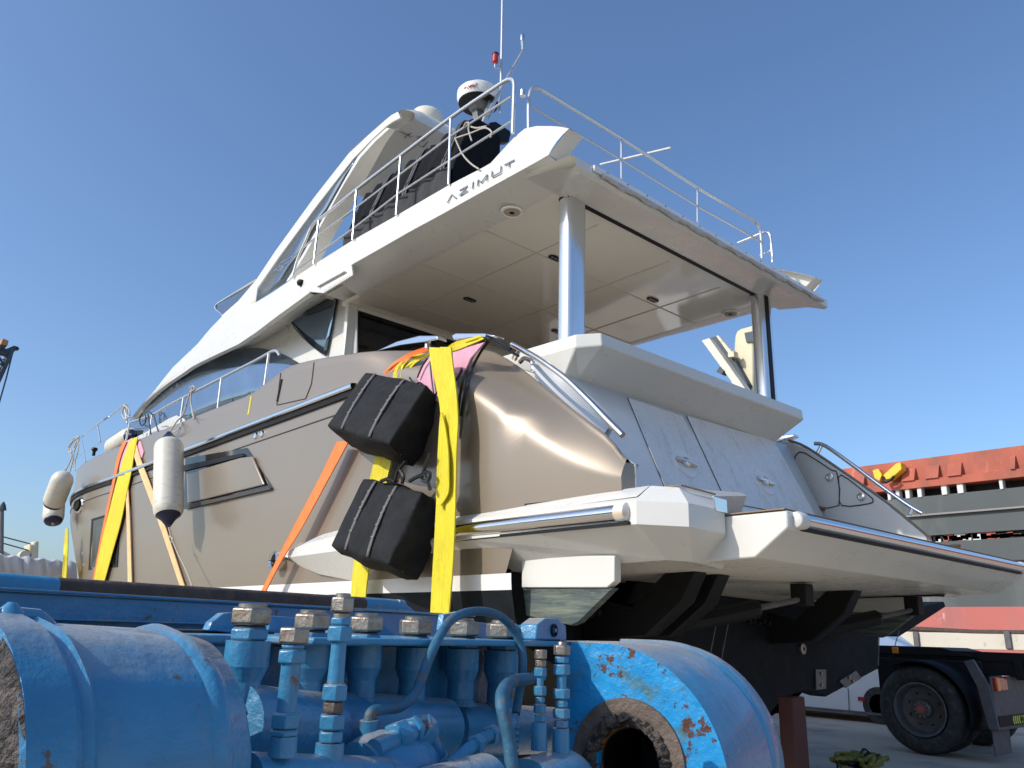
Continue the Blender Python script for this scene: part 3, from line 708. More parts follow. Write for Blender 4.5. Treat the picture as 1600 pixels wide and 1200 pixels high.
# ---- flybridge rails
XR=4.38
def tb(path,r,nm='rail_tube',par=None,m='rail',n=10): return MB().tube(path,r,n).build(nm,m,par or Y)
r1=tb(cat([at(p,x=XR) for p in ((801,208),(803,150),(803,130),(799,124),(790,126),(770,139),(704,184),(626,243),(557,296),(500,342))],5),.021,'port_fly_rail')
tb(cat([at(p,x=XR) for p in ((500,342),(488,352),(478,375),(465,405),(457,434))],4),.019,'rail_end',r1)
tb([at(p,x=XR) for p in ((799,151),(704,213),(557,324),(500,366),(472,388))],.013,'rail_wire',r1)
tb([at(p,x=XR) for p in ((799,190),(704,250),(622,303),(555,355),(495,398),(460,424))],.013,'rail_wire',r1)
for a,c in (((704,186),(701,288)),((626,245),(619,336)),((557,298),(551,375)),((498,345),(490,413))): tb([at(a,x=XR),at(c,x=XR)],.015,'stanchion',r1)
YA=4.99
r2=tb(cat([at(p,y=YA) for p in ((826,201),(826,165),(828,147),(833,138),(845,140),(860,149),(970,216),(1090,293),(1165,337),(1182,348),(1188,360),(1190,380),(1191,404))],5),.021,'aft_fly_rail')
tb([at(p,y=YA) for p in ((829,166),(970,249),(1090,322),(1192,379))],.012,'rail_wire',r2)
for a,c in (((971,217),(971,279)),((1090,293),(1090,347))): tb([at(a,y=YA),at(c,y=YA)],.014,'stanchion',r2)
c=at((817,150),y=YA); MB().lathe(c,(0,0,1),[(0,.03),(.06,.03),(.07,.015)],12).build('rail_lamp','chrome',r2)
r3=tb(cat([at(p,x=8.78) for p in ((1153,380),(1175,371),(1192,364),(1200,364),(1204,372),(1206,390),(1207,410))],4),.019,'starboard_fly_rail')
tb([at(p,x=8.78) for p in ((1188,399),(1205,391))],.012,'rail_wire',r3)
# masts and aerials
rad=thing
c=at((748,152),y=8.3); s0=c.length/1250
rd=MB().lathe(c-V((0,0,.12)),(0,0,1),[(0,.20),(.0,.30),(.08,.335),(.17,.335),(.2,.31),(.25,.25),(.275,.12),(.28,.01)],36).build('radome','radar',Y)
MB().lathe(c-V((0,0,.125)),(0,0,-1),[(0,.31),(.015,.3),(.02,.2)],32).build('radome_base','black',rd)
MB().lathe(c-V((0,0,.14)),(0,0,-1),[(0,.17),(.06,.15),(.12,.10)],16).build('radar_pedestal','rim',rd)
base=at((765,215),y=8.3)
MB().prism([base+V(q) for q in ((-.07,-.05,-.9),(.07,-.05,-.9),(.07,.07,-.9),(-.07,.07,-.9))],(c-V((0,0,.24))-base)+V((0,0,.9)),caps=True).build('radar_mast','rim',Y,bevel=.01)
strokes([[(726,136),(730,134),(733,133)],[(735,132.5),(740,131.5)],[(741.5,131),(746,130.5)]],lambda y,z:c.x-.335+.0*y,.011,'radome_lettering','redink',rd) if False else None
def cylpx(px,py,cc,rr,off=.004):   # point on a vertical cylinder
    d=ray(px,py); a=d.x**2+d.y**2; bb=-(d.x*cc.x+d.y*cc.y); q=cc.x**2+cc.y**2-(rr+off)**2; t=(-bb-math.sqrt(max(0,bb*bb-a*q)))/a; return d*t
b=MB()
for s_ in ([(725,138),(728,135),(730,137)],[(731,133.5),(733,136),(736,133)],[(737,135.5),(737.5,132)],[(739,135),(740,131.5),(742,134.5)],[(743.5,134),(743.5,131),(746,130.5)]):
    P=[cylpx(x,y,c,.335) for x,y in s_]; b.tube(P,.008,5)
b.build('radome_lettering','redink',rd)
pm=at((783,122),y=8.1); t_=at((785.8,-40),y=8.1); mst=tb([at((781,175),y=8.1),pm,t_],.022,'aerial_pole')
lm=at((774,93),y=8.1); l_=MB().lathe(lm-V((0,0,.07)),(0,0,1),[(0,.03),(.02,.05),(.15,.05),(.17,.035)],16).build('anchor_light','red',mst)
MB().lathe(lm+V((0,0,.085)),(0,0,1),[(0,.055),(.02,.055)],16).build('light_cap','black',l_)
tb(cat([lm-V((0,0,.07)),at((774,106),y=8.1),at((783,104),y=8.1)],4),.012,'light_bracket',l_)
ex=tb(cat([at(p,y=8.0) for p in ((762,178),(790,127),(815,84),(817,76),(816,62))],4),.03,'horn_pole')
MB().lathe(at((816,64),y=8.0),(0,0,1),[(0,.035),(.09,.045),(.13,.03)],12).build('pole_head','chrome',ex)
for a,c2,r in (((752,200),(768,150),.03),((764,185),(784,145),.02)): tb([at(a,y=8.1),at(c2,y=8.1)],r,'mast_strut')
MB().prism([at(p,y=7.6) for p in ((766,191),(775,190),(799,206),(795,222),(785,222),(762,203))],(0,.10,0)).build('mast_arm','black',Y,bevel=.006)
wh=tb([at((938,257),x=8.85),at((1048,231),x=8.85)],.018,'whip_aerial',m='white')
# ---- side deck rails
XS=4.16
def xs(y,z): return CX-hb(y,2.9)+.12
s1=tb(cat([on(p,xs) for p in ((437,556),(428,548),(400,563),(345,591),(300,614),(262,634),(238,648),(203,660))],4),.019,'side_rail')
for a,c2 in (((420,552),(413,604)),((346,591),(340,640)),((287,621),(281,662)),((238,647),(233,682)),((203,660),(195,696))): tb([on(a,xs),on(c2,xs)],.016,'stanchion',s1)
s2=tb(cat([on(p,xs) for p in ((197,633),(192,634),(172,650),(152,663),(135,677),(127,683),(115,690),(106,704))],4),.018,'bow_rail')
for a,c2 in (((194,634),(199,662)),((152,662),(157,690),),((127,681),(134,722)),((110,697),(115,735))):
    A=on(a,xs);C=on(c2,xs); tb([A,C.lerp(A,.15)+V((0,0,0)),C],.014,'stanchion',s2)
def xs2(y,z): return xs(y,z)+.5
tb([on(p,xs2) for p in ((194,668),(160,690),(130,708),(112,722))],.008,'rail_wire',s2)
p=on((146,712),xs); MB().lathe(p,(0,0,1),[(0,.03),(.08,.03),(.12,.06),(.16,.05)],12).build('deck_light','black',Y)
# mooring cleats standing on the bulwark
def cleat(foot,tip,c1,c2_):
    pass
for pts,post in (([(586,549),(620,533),(655,524),(683,524),(684,530),(660,535),(625,540)],(668,540)),([(705,524),(712,520),(755,520),(774,524),(768,528),(740,528),(708,531)],(718,532))):
    P=[at(p,x=4.28) for p in pts]; cl_=MB().prism(P,(.12,0,0)).build('mooring_cleat','chrome',Y,bevel=.01)
    q=at(post,x=4.34); MB().lathe(q+V((0,0,.06)),(0,0,-1),[(0,.03),(.3,.035)],14).build('cleat_post','chrome',cl_)
q=at((1227,688),x=8.95)
cl_=MB().prism([at(p,x=8.95) for p in ((1209,688),(1214,681),(1240,678),(1241,682),(1225,687),(1213,692))],(.12,0,0)).build('mooring_cleat','chrome',Y,bevel=.008)
# ------------------------------------------------------------------ things hung on and lashed round the yacht
def edge_ribbon(lp,rp,fx,nm,m,label,cat_,group=None,th=.012,k=5,par=None,twist=0):
    g_=(lambda y,z:fx) if not callable(fx) else fx
    Lq=cat([on(p,g_) for p in lp],k);Rq=cat([on(p,g_) for p in rp],k); b=MB(); rows=[]
    for i,(a,c) in enumerate(zip(Lq,Rq)):
        w_=.012*math.sin(i*.55+1)*twist; mid_=a.lerp(c,.42)+V((w_+.006,0,0)); m2=a.lerp(c,.58)+V((-w_,0,0))
        rows.append([a+V((-th,0,0)),mid_+V((-th,0,0)),m2+V((-th,0,0)),c+V((-th,0,0)),c,m2,mid_,a])
    b.grid(rows,closev=True); b.add(rows[0],[tuple(range(8))]); b.add(rows[-1],[tuple(range(8))])
    o=b.build(nm,m,par,smooth=35)
    if par is None: tag(o,label,cat_,group)
    return o
GS='yellow lashing slings round the hull'
sA=edge_ribbon([(672,543),(675,570),(682,600),(688,630),(690,660),(688,700),(685,740),(683,790),(680,850),(677,900),(674,960),(668,1060)],[(706,543),(709,570),(713,600),(716,630),(717,660),(715,700),(714,740),(713,790),(711,850),(708,900),(703,960),(695,1060)],3.84,'lashing_sling','yellow','wide yellow sling hanging before the champagne stern beside two black bundles','sling',GS,twist=1)
edge_ribbon([(690,645),(688,665),(686,700),(684,740),(683,775),(685,790)],[(692,645),(698,672),(702,705),(703,740),(702,770),(690,790)],3.80,'loose_fold','yellow','','',par=sA,k=4)
edge_ribbon([(650,560),(640,568),(625,580),(610,592)],[(700,543),(680,552),(650,568),(628,596)],4.02,'lashing_sling','yellow','short yellow band spreading left from the pointed cleat onto the upper black bundle','sling',GS,k=3,twist=1)
edge_ribbon([(640,562),(627,566),(618,578),(615,592)],[(668,552),(650,556),(633,570),(627,592)],4.00,'lashing_sling','yellow','narrow yellow sling loop just left of the wide sling under the pointed steel cleat','sling',GS,k=3,twist=1)
edge_ribbon([(700,543),(712,535),(735,529),(752,524)],[(700,551),(716,547),(738,538),(757,530)],4.06,'lashing_sling','yellow','yellow sling end running right up to the flat steel cleat','sling',GS,k=3,twist=1)
edge_ribbon([(590,700),(585,725),(579,750),(572,790),(562,840),(554,880),(549,938),(540,1040)],[(617,700),(612,725),(606,750),(600,790),(588,840),(579,880),(572,938),(562,1040)],3.93,'lashing_sling','yellow','yellow sling passing down behind the two black bundles and showing between and below them','sling',GS,twist=1)
edge_ribbon([(205,686),(196,710),(188,735),(180,765),(170,805),(158,855),(147,912),(135,975)],[(216,683),(211,706),(206,738),(198,775),(190,815),(177,862),(163,912),(146,975)],lambda y,z:hullx(y,z)-.04,'lashing_sling','yellow','yellow sling crossing the dark hull window near the bow','sling',GS,twist=1)
edge_ribbon([(103,826),(101,850),(99,880),(97,906)],[(107,826),(107,850),(106,880),(104,906)],lambda y,z:CX-hb(max(y,17),z)-.25,'lashing_sling','yellow','thin yellow sling strip at the very bow below the two cream fenders','sling',GS)
GO='ratchet straps on the hull'
edge_ribbon([(528,690),(500,748),(462,820),(437,868),(409,925),(380,985)],[(546,690),(511,755),(471,828),(443,873),(416,925),(388,985)],3.90,'ratchet_strap','orange','bright orange strap slanting down from under the upper black bundle past the exhaust outlet','strap',GO)
edge_ribbon([(664,543),(640,552),(615,568),(600,583)],[(672,548),(646,559),(622,574),(606,590)],4.0,'ratchet_strap','orange','knotted orange strap end between the pointed cleat and the upper black bundle','strap',GO,k=3,twist=1)
fh=lambda y,z:hullx(y,z)-.03
edge_ribbon([(193,690),(184,715),(176,755),(160,830),(145,912)],[(199,690),(189,715),(180,755),(164,830),(149,912)],fh,'ratchet_strap','orange','thin orange strap lying just in front of the bow sling','strap',GO)
edge_ribbon([(196,722),(197,760),(199,820),(201,915)],[(200,722),(201,760),(204,820),(207,915)],fh,'ratchet_strap','paleorange','faded orange strap hanging straight down behind the bow sling','strap',GO)
edge_ribbon([(207,690),(212,718),(228,762),(250,820),(283,918)],[(213,690),(220,716),(237,760),(258,820),(290,918)],fh,'ratchet_strap','paleorange','pale orange strap slanting from the bow sling down behind the big single fender','strap',GO)
# pink pads under the slings
def pad(pts,fx,label,off=.02):
    P=[on(p,lambda y,z:fx(y,z)-off) for p in pts]; 
    o=MB().prism(P,(.02,0,0)).build('edge_pad','pink',None,bevel=.006); tag(o,label,'pad','pink pads under the slings')
pad([(707,546),(738,540),(757,534),(735,560),(716,604),(709,612)],lambda y,z:4.08,'pink pad between the wide yellow sling and the black hoses')
pad([(650,588),(672,556),(676,560),(684,600),(688,630),(664,618)],lambda y,z:4.0,'pink pad behind the top of the wide sling just above the upper black bundle')
pad([(196,690),(206,684),(200,705),(191,722),(188,735),(182,735)],hullx,'faded pink pad at the left of the bow sling')
pad([(213,686),(219,690),(224,706),(221,716),(214,705)],hullx,'small pink pad at the right of the bow sling')
# covered bundles
def bundle(A,B_,C,D,C2,D2,label,straps,xs4,x0,x1):
    A=at(A,x=xs4);B_=at(B_,x=xs4);C=at(C,x=x0);D=at(D,x=x0);C2=at(C2,x=x1);D2=at(D2,x=x1)
    dv=((C2-C)+(D2-D))*.5
    front=[A,B_,C,D]; back=[p+dv for p in front]
    # bulging cloth box
    N=9; b=MB(); cen=sum(front+back,V((0,0,0)))/8
    def bil(q,u,v): return (q[0]*(1-u)*(1-v)+q[1]*u*(1-v)+q[2]*u*v+q[3]*(1-u)*v)
    rnd=random.Random(len(label))
    def face(q,nm=0):
        n=(q[1]-q[0]).cross(q[3]-q[0]).normalized()
        if n.dot(bil(q,.5,.5)-cen)<0: n=-n
        b.grid([[bil(q,i/N,j/N)+n*(.035*math.sin(math.pi*i/N)**.6*math.sin(math.pi*j/N)**.6+(.014*math.sin(i*1.3+j*.5+rnd.random()*.8)+.008*rnd.random() if 0<i<N and 0<j<N else 0)) for j in range(N+1)] for i in range(N+1)])
        return n
    F=front;K=back
    nf=face([F[0],F[1],F[2],F[3]]);face([K[0],K[1],K[2],K[3]]);face([F[0],F[1],K[1],K[0]]);face([F[3],F[2],K[2],K[3]]);face([F[0],F[3],K[3],K[0]]);face([F[1],F[2],K[2],K[1]])
    t=thing('covered_bundle',tuple((F[3]+F[2])/2),label,'bundle','black covered bundles hung on the stern')
    ob=b.build('cover','bag',t,smooth=60,bevel=.02,seg=3)
    for u,u2 in straps:
        rows=[];q=MB();rs=MB();w_=.036/((F[1]-F[0]).length)
        for i in range(13):
            v=i/12*.98+.01; c=bil(F,u+(u2-u)*v,v)+nf*(.035*math.sin(math.pi*(u+(u2-u)*v))**.6*math.sin(math.pi*min(.99,max(.01,v)))**.6+.012)
            e=(F[1]-F[0])*w_*.5; rows.append([c-e,c+e])
        q.grid(rows); st=q.build('webbing_strap','bagstrap',ob,solid=.006)
        for i in (2,4,5,7,9):
            rs.box((rows[i][0]+rows[i][1])/2+nf*.006,((F[1]-F[0]).length*w_*1.05,.012,.006),((F[1]-F[0]).normalized(),nf.cross((F[1]-F[0]).normalized()),nf))
        rs.build('strap_stitching','rim',st)
    b2=MB(); m_=[F[1].lerp(F[2],.5),F[2]]; 
    b2.tube([F[1].lerp(K[1],.45),F[2].lerp(K[2],.45)],.004,5); b2.build('cover_seam','bagstrap',ob)
    return t
bundle((571,581),(667,601),(608,694),(510,665),(651,729),(546,700),'upper black cloth covered bundle with two grey straps, hanging under the cleats',((.2,.28),(.68,.72)),3.80,3.50,3.93)
bundle((567,747),(660,768),(607,882),(516,853),(661,910),(556,876),'lower black cloth covered bundle with two grey straps, hanging beside the wide yellow sling',((.26,.3),(.62,.68)),3.76,3.55,3.93)
def rope(pts,fx,r,m,nm,label,cat_,group,k=5):
    g_=(lambda y,z:fx) if not callable(fx) else fx
    b=MB()
    for s_ in pts: b.tube(cat([on(p,g_) for p in s_],k),r,6)
    return tag(b.build(nm,m,None),label,cat_,group)
rope([[(618,748),(622,735),(628,728),(634,720)],[(618,752),(608,748),(595,752)],[(625,735),(630,745),(628,756)],[(660,742),(666,725),(672,708)],[(640,752),(652,745),(664,742),(668,752),(672,765)],[(658,748),(664,738),(672,740),(668,752),(660,750)]],3.72,.016,'brope','lashing_rope','black knotted rope joining the two black bundles','rope','dark ropes and hoses on the port quarter')
rope([[(757,530),(742,545),(728,562),(718,585),(708,600)],[(762,532),(745,548),(732,570),(722,600),(716,640),(713,680)],[(766,530),(750,552),(736,580),(727,612),(720,650)],[(755,528),(775,536),(795,548),(810,556)],[(760,525),(780,533),(798,545)]],lambda y,z:min(4.12,hullx(y,z)-.03),.013,'brope','cable_loop','loose black hoses looped over the flat steel cleat','hose','dark ropes and hoses on the port quarter')
rope([[(652,590),(660,572),(668,560)],[(678,620),(674,590),(672,566)],[(640,590),(648,600),(656,598),(664,604),(680,618)],[(684,612),(678,618),(670,620)]],3.95,.009,'brope','lashing_rope','thin black cords fraying out of the top of the upper black bundle','rope','dark ropes and hoses on the port quarter')
# fenders
def fender(top,bot,x,r,label,grp,fx=None,blunt=False):
    A=on(top,fx) if fx else at(top,x=x); B_=on(bot,fx) if fx else at(bot,x=x)
    d=(B_-A).normalized(); Ln=(B_-A).length
    t=thing('fender',tuple(B_),label,'fender',grp)
    if blunt:
        MB().lathe(A,d,[(0,r*.2),(.03,r*.55),(.09,r*.85),(.17,r),(Ln-.14,r),(Ln-.08,r*.95),(Ln-.05,r*.86)],28).build('body','fender',t,smooth=50)
        MB().lathe(A+d*(Ln+.02),-d,[(0,.03),(.004,r*.5),(.02,r*.78),(.06,r*.88),(.09,r*.86)],24).build('rubber_end','navy',t,smooth=50)
        MB().tube([A+d*(Ln+.02)+V((0,0,0)),A+d*(Ln+.06)],.03,8).build('rope_eye','rope',t)
        return A,B_,d
    body=MB().lathe(A+d*.16,d,[(0,r*.8),(.03,r*.93),(.08,r),(Ln-.42,r),(Ln-.36,r*.95),(Ln-.32,r*.84)],28).build('body','fender',t,smooth=50)
    MB().lathe(A+d*.0,d,[(0,.035),(.03,.05),(.10,r*.5),(.165,r*.82),(.18,r*.8)],24).build('rubber_end','navy',t,smooth=50)
    MB().lathe(A+d*(Ln),-d,[(0,.035),(.03,.05),(.10,r*.5),(.165,r*.84),(.19,r*.82)],24).build('rubber_end','navy',t,smooth=50)
    return A,B_,d
A,B_,d=fender((264,676),(263,822),3.62,.19,'big single cream fender with dark blue ends hanging alone against the port side','fenders hung over the side')
rope([[(264,678),(275,660),(287,646),(296,615),(300,606)],[(265,678),(282,668),(284,650),(292,630)],[(300,606),(298,622),(300,640),(303,655)],[(296,606),(302,603),(304,608),(298,612)]],lambda y,z:hullx(y,z)-.08 if z<2.9 else xs(y,z)-.03,.011,'rope','fender_rope','grey rope tying the big single fender to the side rail','rope','fender ropes')
rope([[(263,822),(266,835),(268,842)],[(268,842),(278,865),(290,890),(300,915)],[(264,838),(270,842),(267,848)]],3.72,.008,'rope','fender_rope','thin grey line trailing from the bottom of the big single fender','rope','fender ropes')
fb=lambda y,z:CX-hb(max(y,18.2),2.4)-.55
A,B_,d=fender((102,738),(82,790),0,.20,'upper cream fender at the bow, its dark blue end facing the viewer','fenders hung over the side',lambda y,z:3.7,True)
A,B_,d=fender((86,768),(83,816),0,.20,'lower cream fender at the bow, tucked under the other one','fenders hung over the side',lambda y,z:4.0,True)
rope([[(103,735),(112,715),(118,700),(124,686)],[(108,740),(114,720),(116,700),(120,690)],[(98,738),(108,725),(113,708)],[(122,684),(112,690),(107,700),(110,707),(118,700)],[(124,682),(116,684),(112,693)],[(118,735),(117,722),(122,705),(122,688)]],lambda y,z:xs(y,z)-.05,.02,'rope','fender_rope','bundle of grey and dark ropes coiled on the bow rail above the two bow fenders','rope','fender ropes')
rope([[(222,646),(218,655),(221,665),(227,660),(228,648)],[(231,646),(233,660),(236,680)],[(240,648),(246,670),(250,682)],[(224,645),(232,643),(238,648)]],lambda y,z:xs(y,z)-.02,.012,'brope','lashing_rope','black line knotted on the side rail just behind the gate, above the bow sling','rope','dark ropes and hoses on the port quarter')
rope([[(192,640),(196,634),(202,642),(202,650),(196,655),(191,648),(192,640)],[(199,634),(198,648),(203,652)]],lambda y,z:xs(y,z)-.02,.014,'rope','lashing_rope','small coil of pale rope on the end of the bow rail','rope','fender ropes')
P=on((176,700),lambda y,z:xs(y,z)+.25);Q=on((205,682),lambda y,z:xs(y,z)+.25)
t=thing('fender',tuple(P),'cream fender lying on the foredeck behind the bow sling','fender','fenders hung over the side')
d=(Q-P).normalized();Ln=(Q-P).length
MB().lathe(P,d,[(0,.05),(.05,.14),(.14,.19),(Ln-.1,.19),(Ln,.14)],24).build('body','fender',t)
MB().lathe(Q,d,[(0,.14),(.08,.07),(.12,.03)],20).build('rubber_end','navy',t)
# covers on the flybridge
def flycover(y0,y1,zt,m,label,x0=4.62,x1=5.3,zb=4.33,rake=.12,stripe=True,grp='mesh covers on the flybridge'):
    b=MB(); n=10
    rows=[]
    for i in range(n+1):
        y=y0+(y1-y0)*i/n; t=zt+.03*math.sin(i*1.3); x=x0+.02*math.sin(i*1.7)
        rows.append([V((x1,y,zb)),V((x1,y,t-.05)),V((x1-.08,y,t)),V((x+.22+rake,y,t+.02)),V((x+.10+rake,y,t-.04)),V((x+rake*.7,y,(t+zb)/2+.25)),V((x+.0,y,(t+zb)/2-.05)),V((x,y,zb))])
    b.grid(rows,closev=True); b.add(rows[0],[tuple(range(8))]);b.add(rows[-1],[tuple(range(8))])
    t_=thing('furniture_cover',(x0,(y0+y1)/2,zb),label,'cover',grp)
    body=b.build('cloth',m,t_,smooth=50,bevel=.015)
    if stripe:
        r=rows[2]; 
        for k in (0,.12): MB().tube(cat([V((p.x-.012,p.y+(y1-y0)*k*.6,p.z)) for p in r[3:]],4),.014,6).build('zip_flap','rim',body)
        q=MB(); r5=[rw[6]+V((-.04,0,-.02)) for rw in rows]; r6=[rw[7]+V((-.04,0,.02)) for rw in rows]; q.grid([r5,r6]); q.build('lower_mesh','mesh2',body,solid=.006)
    return t_
flycover(6.35,7.12,5.72,'mesh','aftmost black mesh cover over flybridge seating, with pale cords across it')
flycover(7.11,7.87,5.70,'mesh','middle black mesh cover on the flybridge, between the other two')
flycover(7.86,8.6,5.68,'mesh','foremost black mesh cover on the flybridge, beside the beige cover')
t_=flycover(8.6,9.4,5.0,'beigecover','crumpled beige cloth cover behind the front stanchions of the flybridge rail',stripe=False,rake=.3,grp='covers ')
t_['group']='mesh covers on the flybridge'
rope([[(711,216),(722,240),(735,255),(748,264)],[(711,216),(735,208),(757,200),(768,206),(766,215)],[(724,200),(728,192),(733,193),(732,203),(737,220)],[(736,198),(745,200),(760,197)]],4.36,.009,'rope','cover_cord','pale cord tied to the flybridge rail over the aftmost black cover','rope','fender ropes')
# ------------------------------------------------------------------ blue hydraulic trailer close to the camera
uu=V((.9582,.286,0)).normalized(); vv=V((-uu.y,uu.x,0)); kk=V((0,0,1))
def T(u,v,z): return uu*u+vv*v+kk*z
def atv(px,py,v0):
    d=ray(px,py); return d*(v0/d.dot(vv))
def atu(px,py,u0):
    d=ray(px,py); return d*(u0/d.dot(uu))
TR=thing('hydraulic_trailer',tuple(T(1.2,1.0,GZ)),'bright blue paint-chipped steel hydraulic trailer with cylinders, valves and hoses in the foreground','trailer')
def tbx(u0,u1,v0,v1,z0,z1,nm,m,bevel=.004,par=None):
    b=MB(); b.box(T((u0+u1)/2,(v0+v1)/2,(z0+z1)/2),(u1-u0,v1-v0,z1-z0),(uu,vv,kk)); return b.build(nm,m,par or TR,bevel=bevel)
# big cylinder at the left
cv,cz=.952,-.168
prof=[(.0,.168),(.004,.172),(.052,.172),(.056,.166),(.064,.164),(.072,.170),(.080,.163),(.20,.158),(.222,.158),(.228,.163),(.236,.165),(.246,.162),(.254,.156),(.275,.154),(.283,.148),(.288,.02)]
def wob(p0,ax,prof,n=72,amp=.0012):
    b=MB(); a=kk; c=ax.cross(a); rows=[]
    for t,r in prof:
        rows.append([p0+ax*(t+amp*math.sin(3*q+t*9))+(a*math.cos(q)+c*math.sin(q))*(r+amp*math.sin(5*q+t*40)+amp*.6*math.sin(13*q+2)) for q in [2*math.pi*k/n for k in range(n)]])
    b.grid(rows,closev=True); return b
cyl=wob(T(.444,cv,cz),uu,prof).build('lift_cylinder','tpaint',TR,smooth=35)
b=MB(); rows=[]
rr2=random.Random(3)
for i in range(15):
    r=.171*i/14; rows.append([T((.438 if i<14 else .447)-(.010*rr2.random() if i<13 else 0),cv,cz)+(kk*math.cos(q)+vv*math.sin(q))*r for q in [2*math.pi*k/70 for k in range(70)]])
b.grid(rows,closev=True); b.build('crusted_end','crust',cyl,smooth=60)
# dusty deck and frame
tbx(-.6,1.86,1.12,1.62,-.032,-.018,'deck_plate','tdusty')
tbx(-.6,1.9,1.14,1.16,-.75,-.033,'frame_web','tpaint')
tbx(1.0,1.88,.99,1.12,-.030,-.0175,'deck_plate','tdusty')
tbx(-.6,2.3,1.60,1.615,-.03,.046,'beam_web','tpaint')
tbx(-.6,2.35,1.585,1.66,.0465,.052,'beam_flange','tpaint',bevel=.002)
tbx(-.6,1.5,1.572,1.599,-.003,.001,'beam_rib','tdusty',bevel=.001)
tbx(.45,1.2,1.30,1.50,-.0175,-.013,'walk_plate','rust',bevel=.001)
tbx(-.6,2.4,1.13,1.19,-.80,-.76,'frame_flange','tpaint')
tbx(.2,2.3,.62,1.13,-.83,-.81,'belly_plate','tpaint')
b=MB(); 
for k in range(3):
    b.box(T(.55+.16*k,1.588,.0035),(.03,.014,.004),(uu,vv,kk))
b.build('frame_tab','tdusty',TR)
# long pipe
def pipe(p0,p1,r,nm,m): 
    n=24; return MB().tube([p0.lerp(p1,i/n) for i in range(n+1)],r,16).build(nm,m,TR)
pa,pb,pc,pd=[atv(x,y,1.74) for x,y in ((-60,908),(85,918),(566,944),(628,948))]
pipe(pa,pb,.0215,'return_pipe','tdusty');pipe(pb,pc,.0212,'return_pipe','rust');pipe(pc,pd,.0218,'return_pipe','tdusty')
MB().prism([atv(x,y,1.72) for x,y in ((626,937),(650,956),(630,957),(622,955))],vv*.04).build('pipe_gusset','tpaint',TR)
# web gussets standing on the deck
for pts,v0,m in (([(326,985),(332,972),(350,958),(366,957),(366,990)],1.28,'tpaint'),([(420,985),(424,962),(465,965),(466,990)],1.25,'tpaint'),([(508,990),(520,985),(600,975),(618,993)],1.35,'tdusty'),([(740,995),(745,972),(775,975),(788,998)],1.25,'tpaint'),([(690,985),(694,960),(722,955),(735,985)],1.4,'tpaint')):
    MB().prism([atv(x,y,v0) for x,y in pts],vv*.02).build('gusset','tpaint' if m=='tpaint' else 'tdusty',TR,bevel=.002)
# ---- valve fittings, each built from its profile in the photo
def fitting(name,v0,segs,tilt=0):
    """segs: (x, ytop, ybottom, radius in photo px, shape, material)"""
    x,yt=segs[0][0],segs[0][1]
    P0=atv(x,yt,v0); sc=P0.length/FP
    def zy(y):
        lo,hi=-1.2,.3
        for _ in range(30):
            m_=(lo+hi)/2
            if pj((P0.x,P0.y,m_))[1]>y: lo=m_
            else: hi=m_
        return lo
    root=None
    for s in segs:
        y0,y1,r,sh,m=s[1:6]; z1_,z0_=zy(y0),zy(y1); c=V((P0.x,P0.y,z0_)); h=max(.001,z1_-z0_); r*=sc; r2=(s[6] if len(s)>6 else s[3])*sc
        b=MB()
        if sh=='hex':
            e=r*.10; b.lathe(c,kk,[(0,r*.93),(e,r*1.06),(h-e,r*1.06),(h,r*.93)],6,ph=.35)
        elif sh=='disc': b.lathe(c,kk,[(0,r),(h*.7,r),(h,r*.88)],24)
        elif sh=='weld': b.lathe(c,kk,[(0,r*1.15),(h*.3,r*1.05),(h*.6,r*.9),(h,r*.85)],24)
        else: b.lathe(c,kk,[(0,r2),(h*.06,r2),(h,r)],26)
        o=b.build({'hex':'hex_nut','disc':'cap','weld':'weld_collar','cyl':'stem'}[sh],m,root or TR,bevel=.0012 if sh=='hex' else 0,smooth=32)
        if root is None: root=o; o.name=name
    # make the lowest piece the part, others its pieces
def bigfit(x,yt,k,v0):
    y=lambda d: yt+d*k
    fitting('valve_fitting',v0,[(x,y(6),y(34),29*k,'hex','steel'),(x,y(0),y(6),20*k,'disc','steel'),(x,y(34),y(39),22*k,'disc','seam'),(x,y(38),y(58),27*k,'hex','tpaint'),(x,y(58),y(98),31*k,'cyl','tpaint',31*k),(x,y(98),y(122),31*k,'cyl','tpaint',23*k),(x,y(122),y(152),23*k,'cyl','tpaint',24*k),(x,y(148),y(166),26*k,'weld','tdusty')])
for x,yt,k,v0 in ((395,943,1,1.0),(489,953,.92,1.07),(573,958,.86,1.07),(650,963,.84,1.07),(724,966,.82,1.09),(785,969,.82,1.09)): bigfit(x,yt,k,v0)
fitting('pipe_riser',.86,[(461,980,1006,22,'hex','steel'),(461,1006,1014,17,'hex','tpaint'),(461,1015,1037,20,'hex','tpaint'),(461,1037,1113,14,'cyl','tpaint',14),(461,1113,1138,20,'hex','tpaint'),(461,1139,1150,20,'hex','tpaint'),(461,1150,1182,19,'cyl','tpaint',20)])
fitting('pipe_riser',.88,[(536,933,957,17,'hex','steel'),(536,927,933,11,'disc','steel'),(536,957,965,12,'disc','steel'),(536,965,977,15,'hex','tpaint'),(536,978,1003,18,'hex','tpaint'),(536,1003,1068,11,'cyl','tpaint',12),(536,1066,1069,13,'disc','steel'),(536,1069,1095,18,'hex','tpaint'),(536,1096,1113,15,'hex','rustring'),(536,1116,1140,18,'hex','tpaint'),(536,1142,1160,17,'hex','tpaint'),(536,1161,1215,20,'cyl','tpaint',21)])
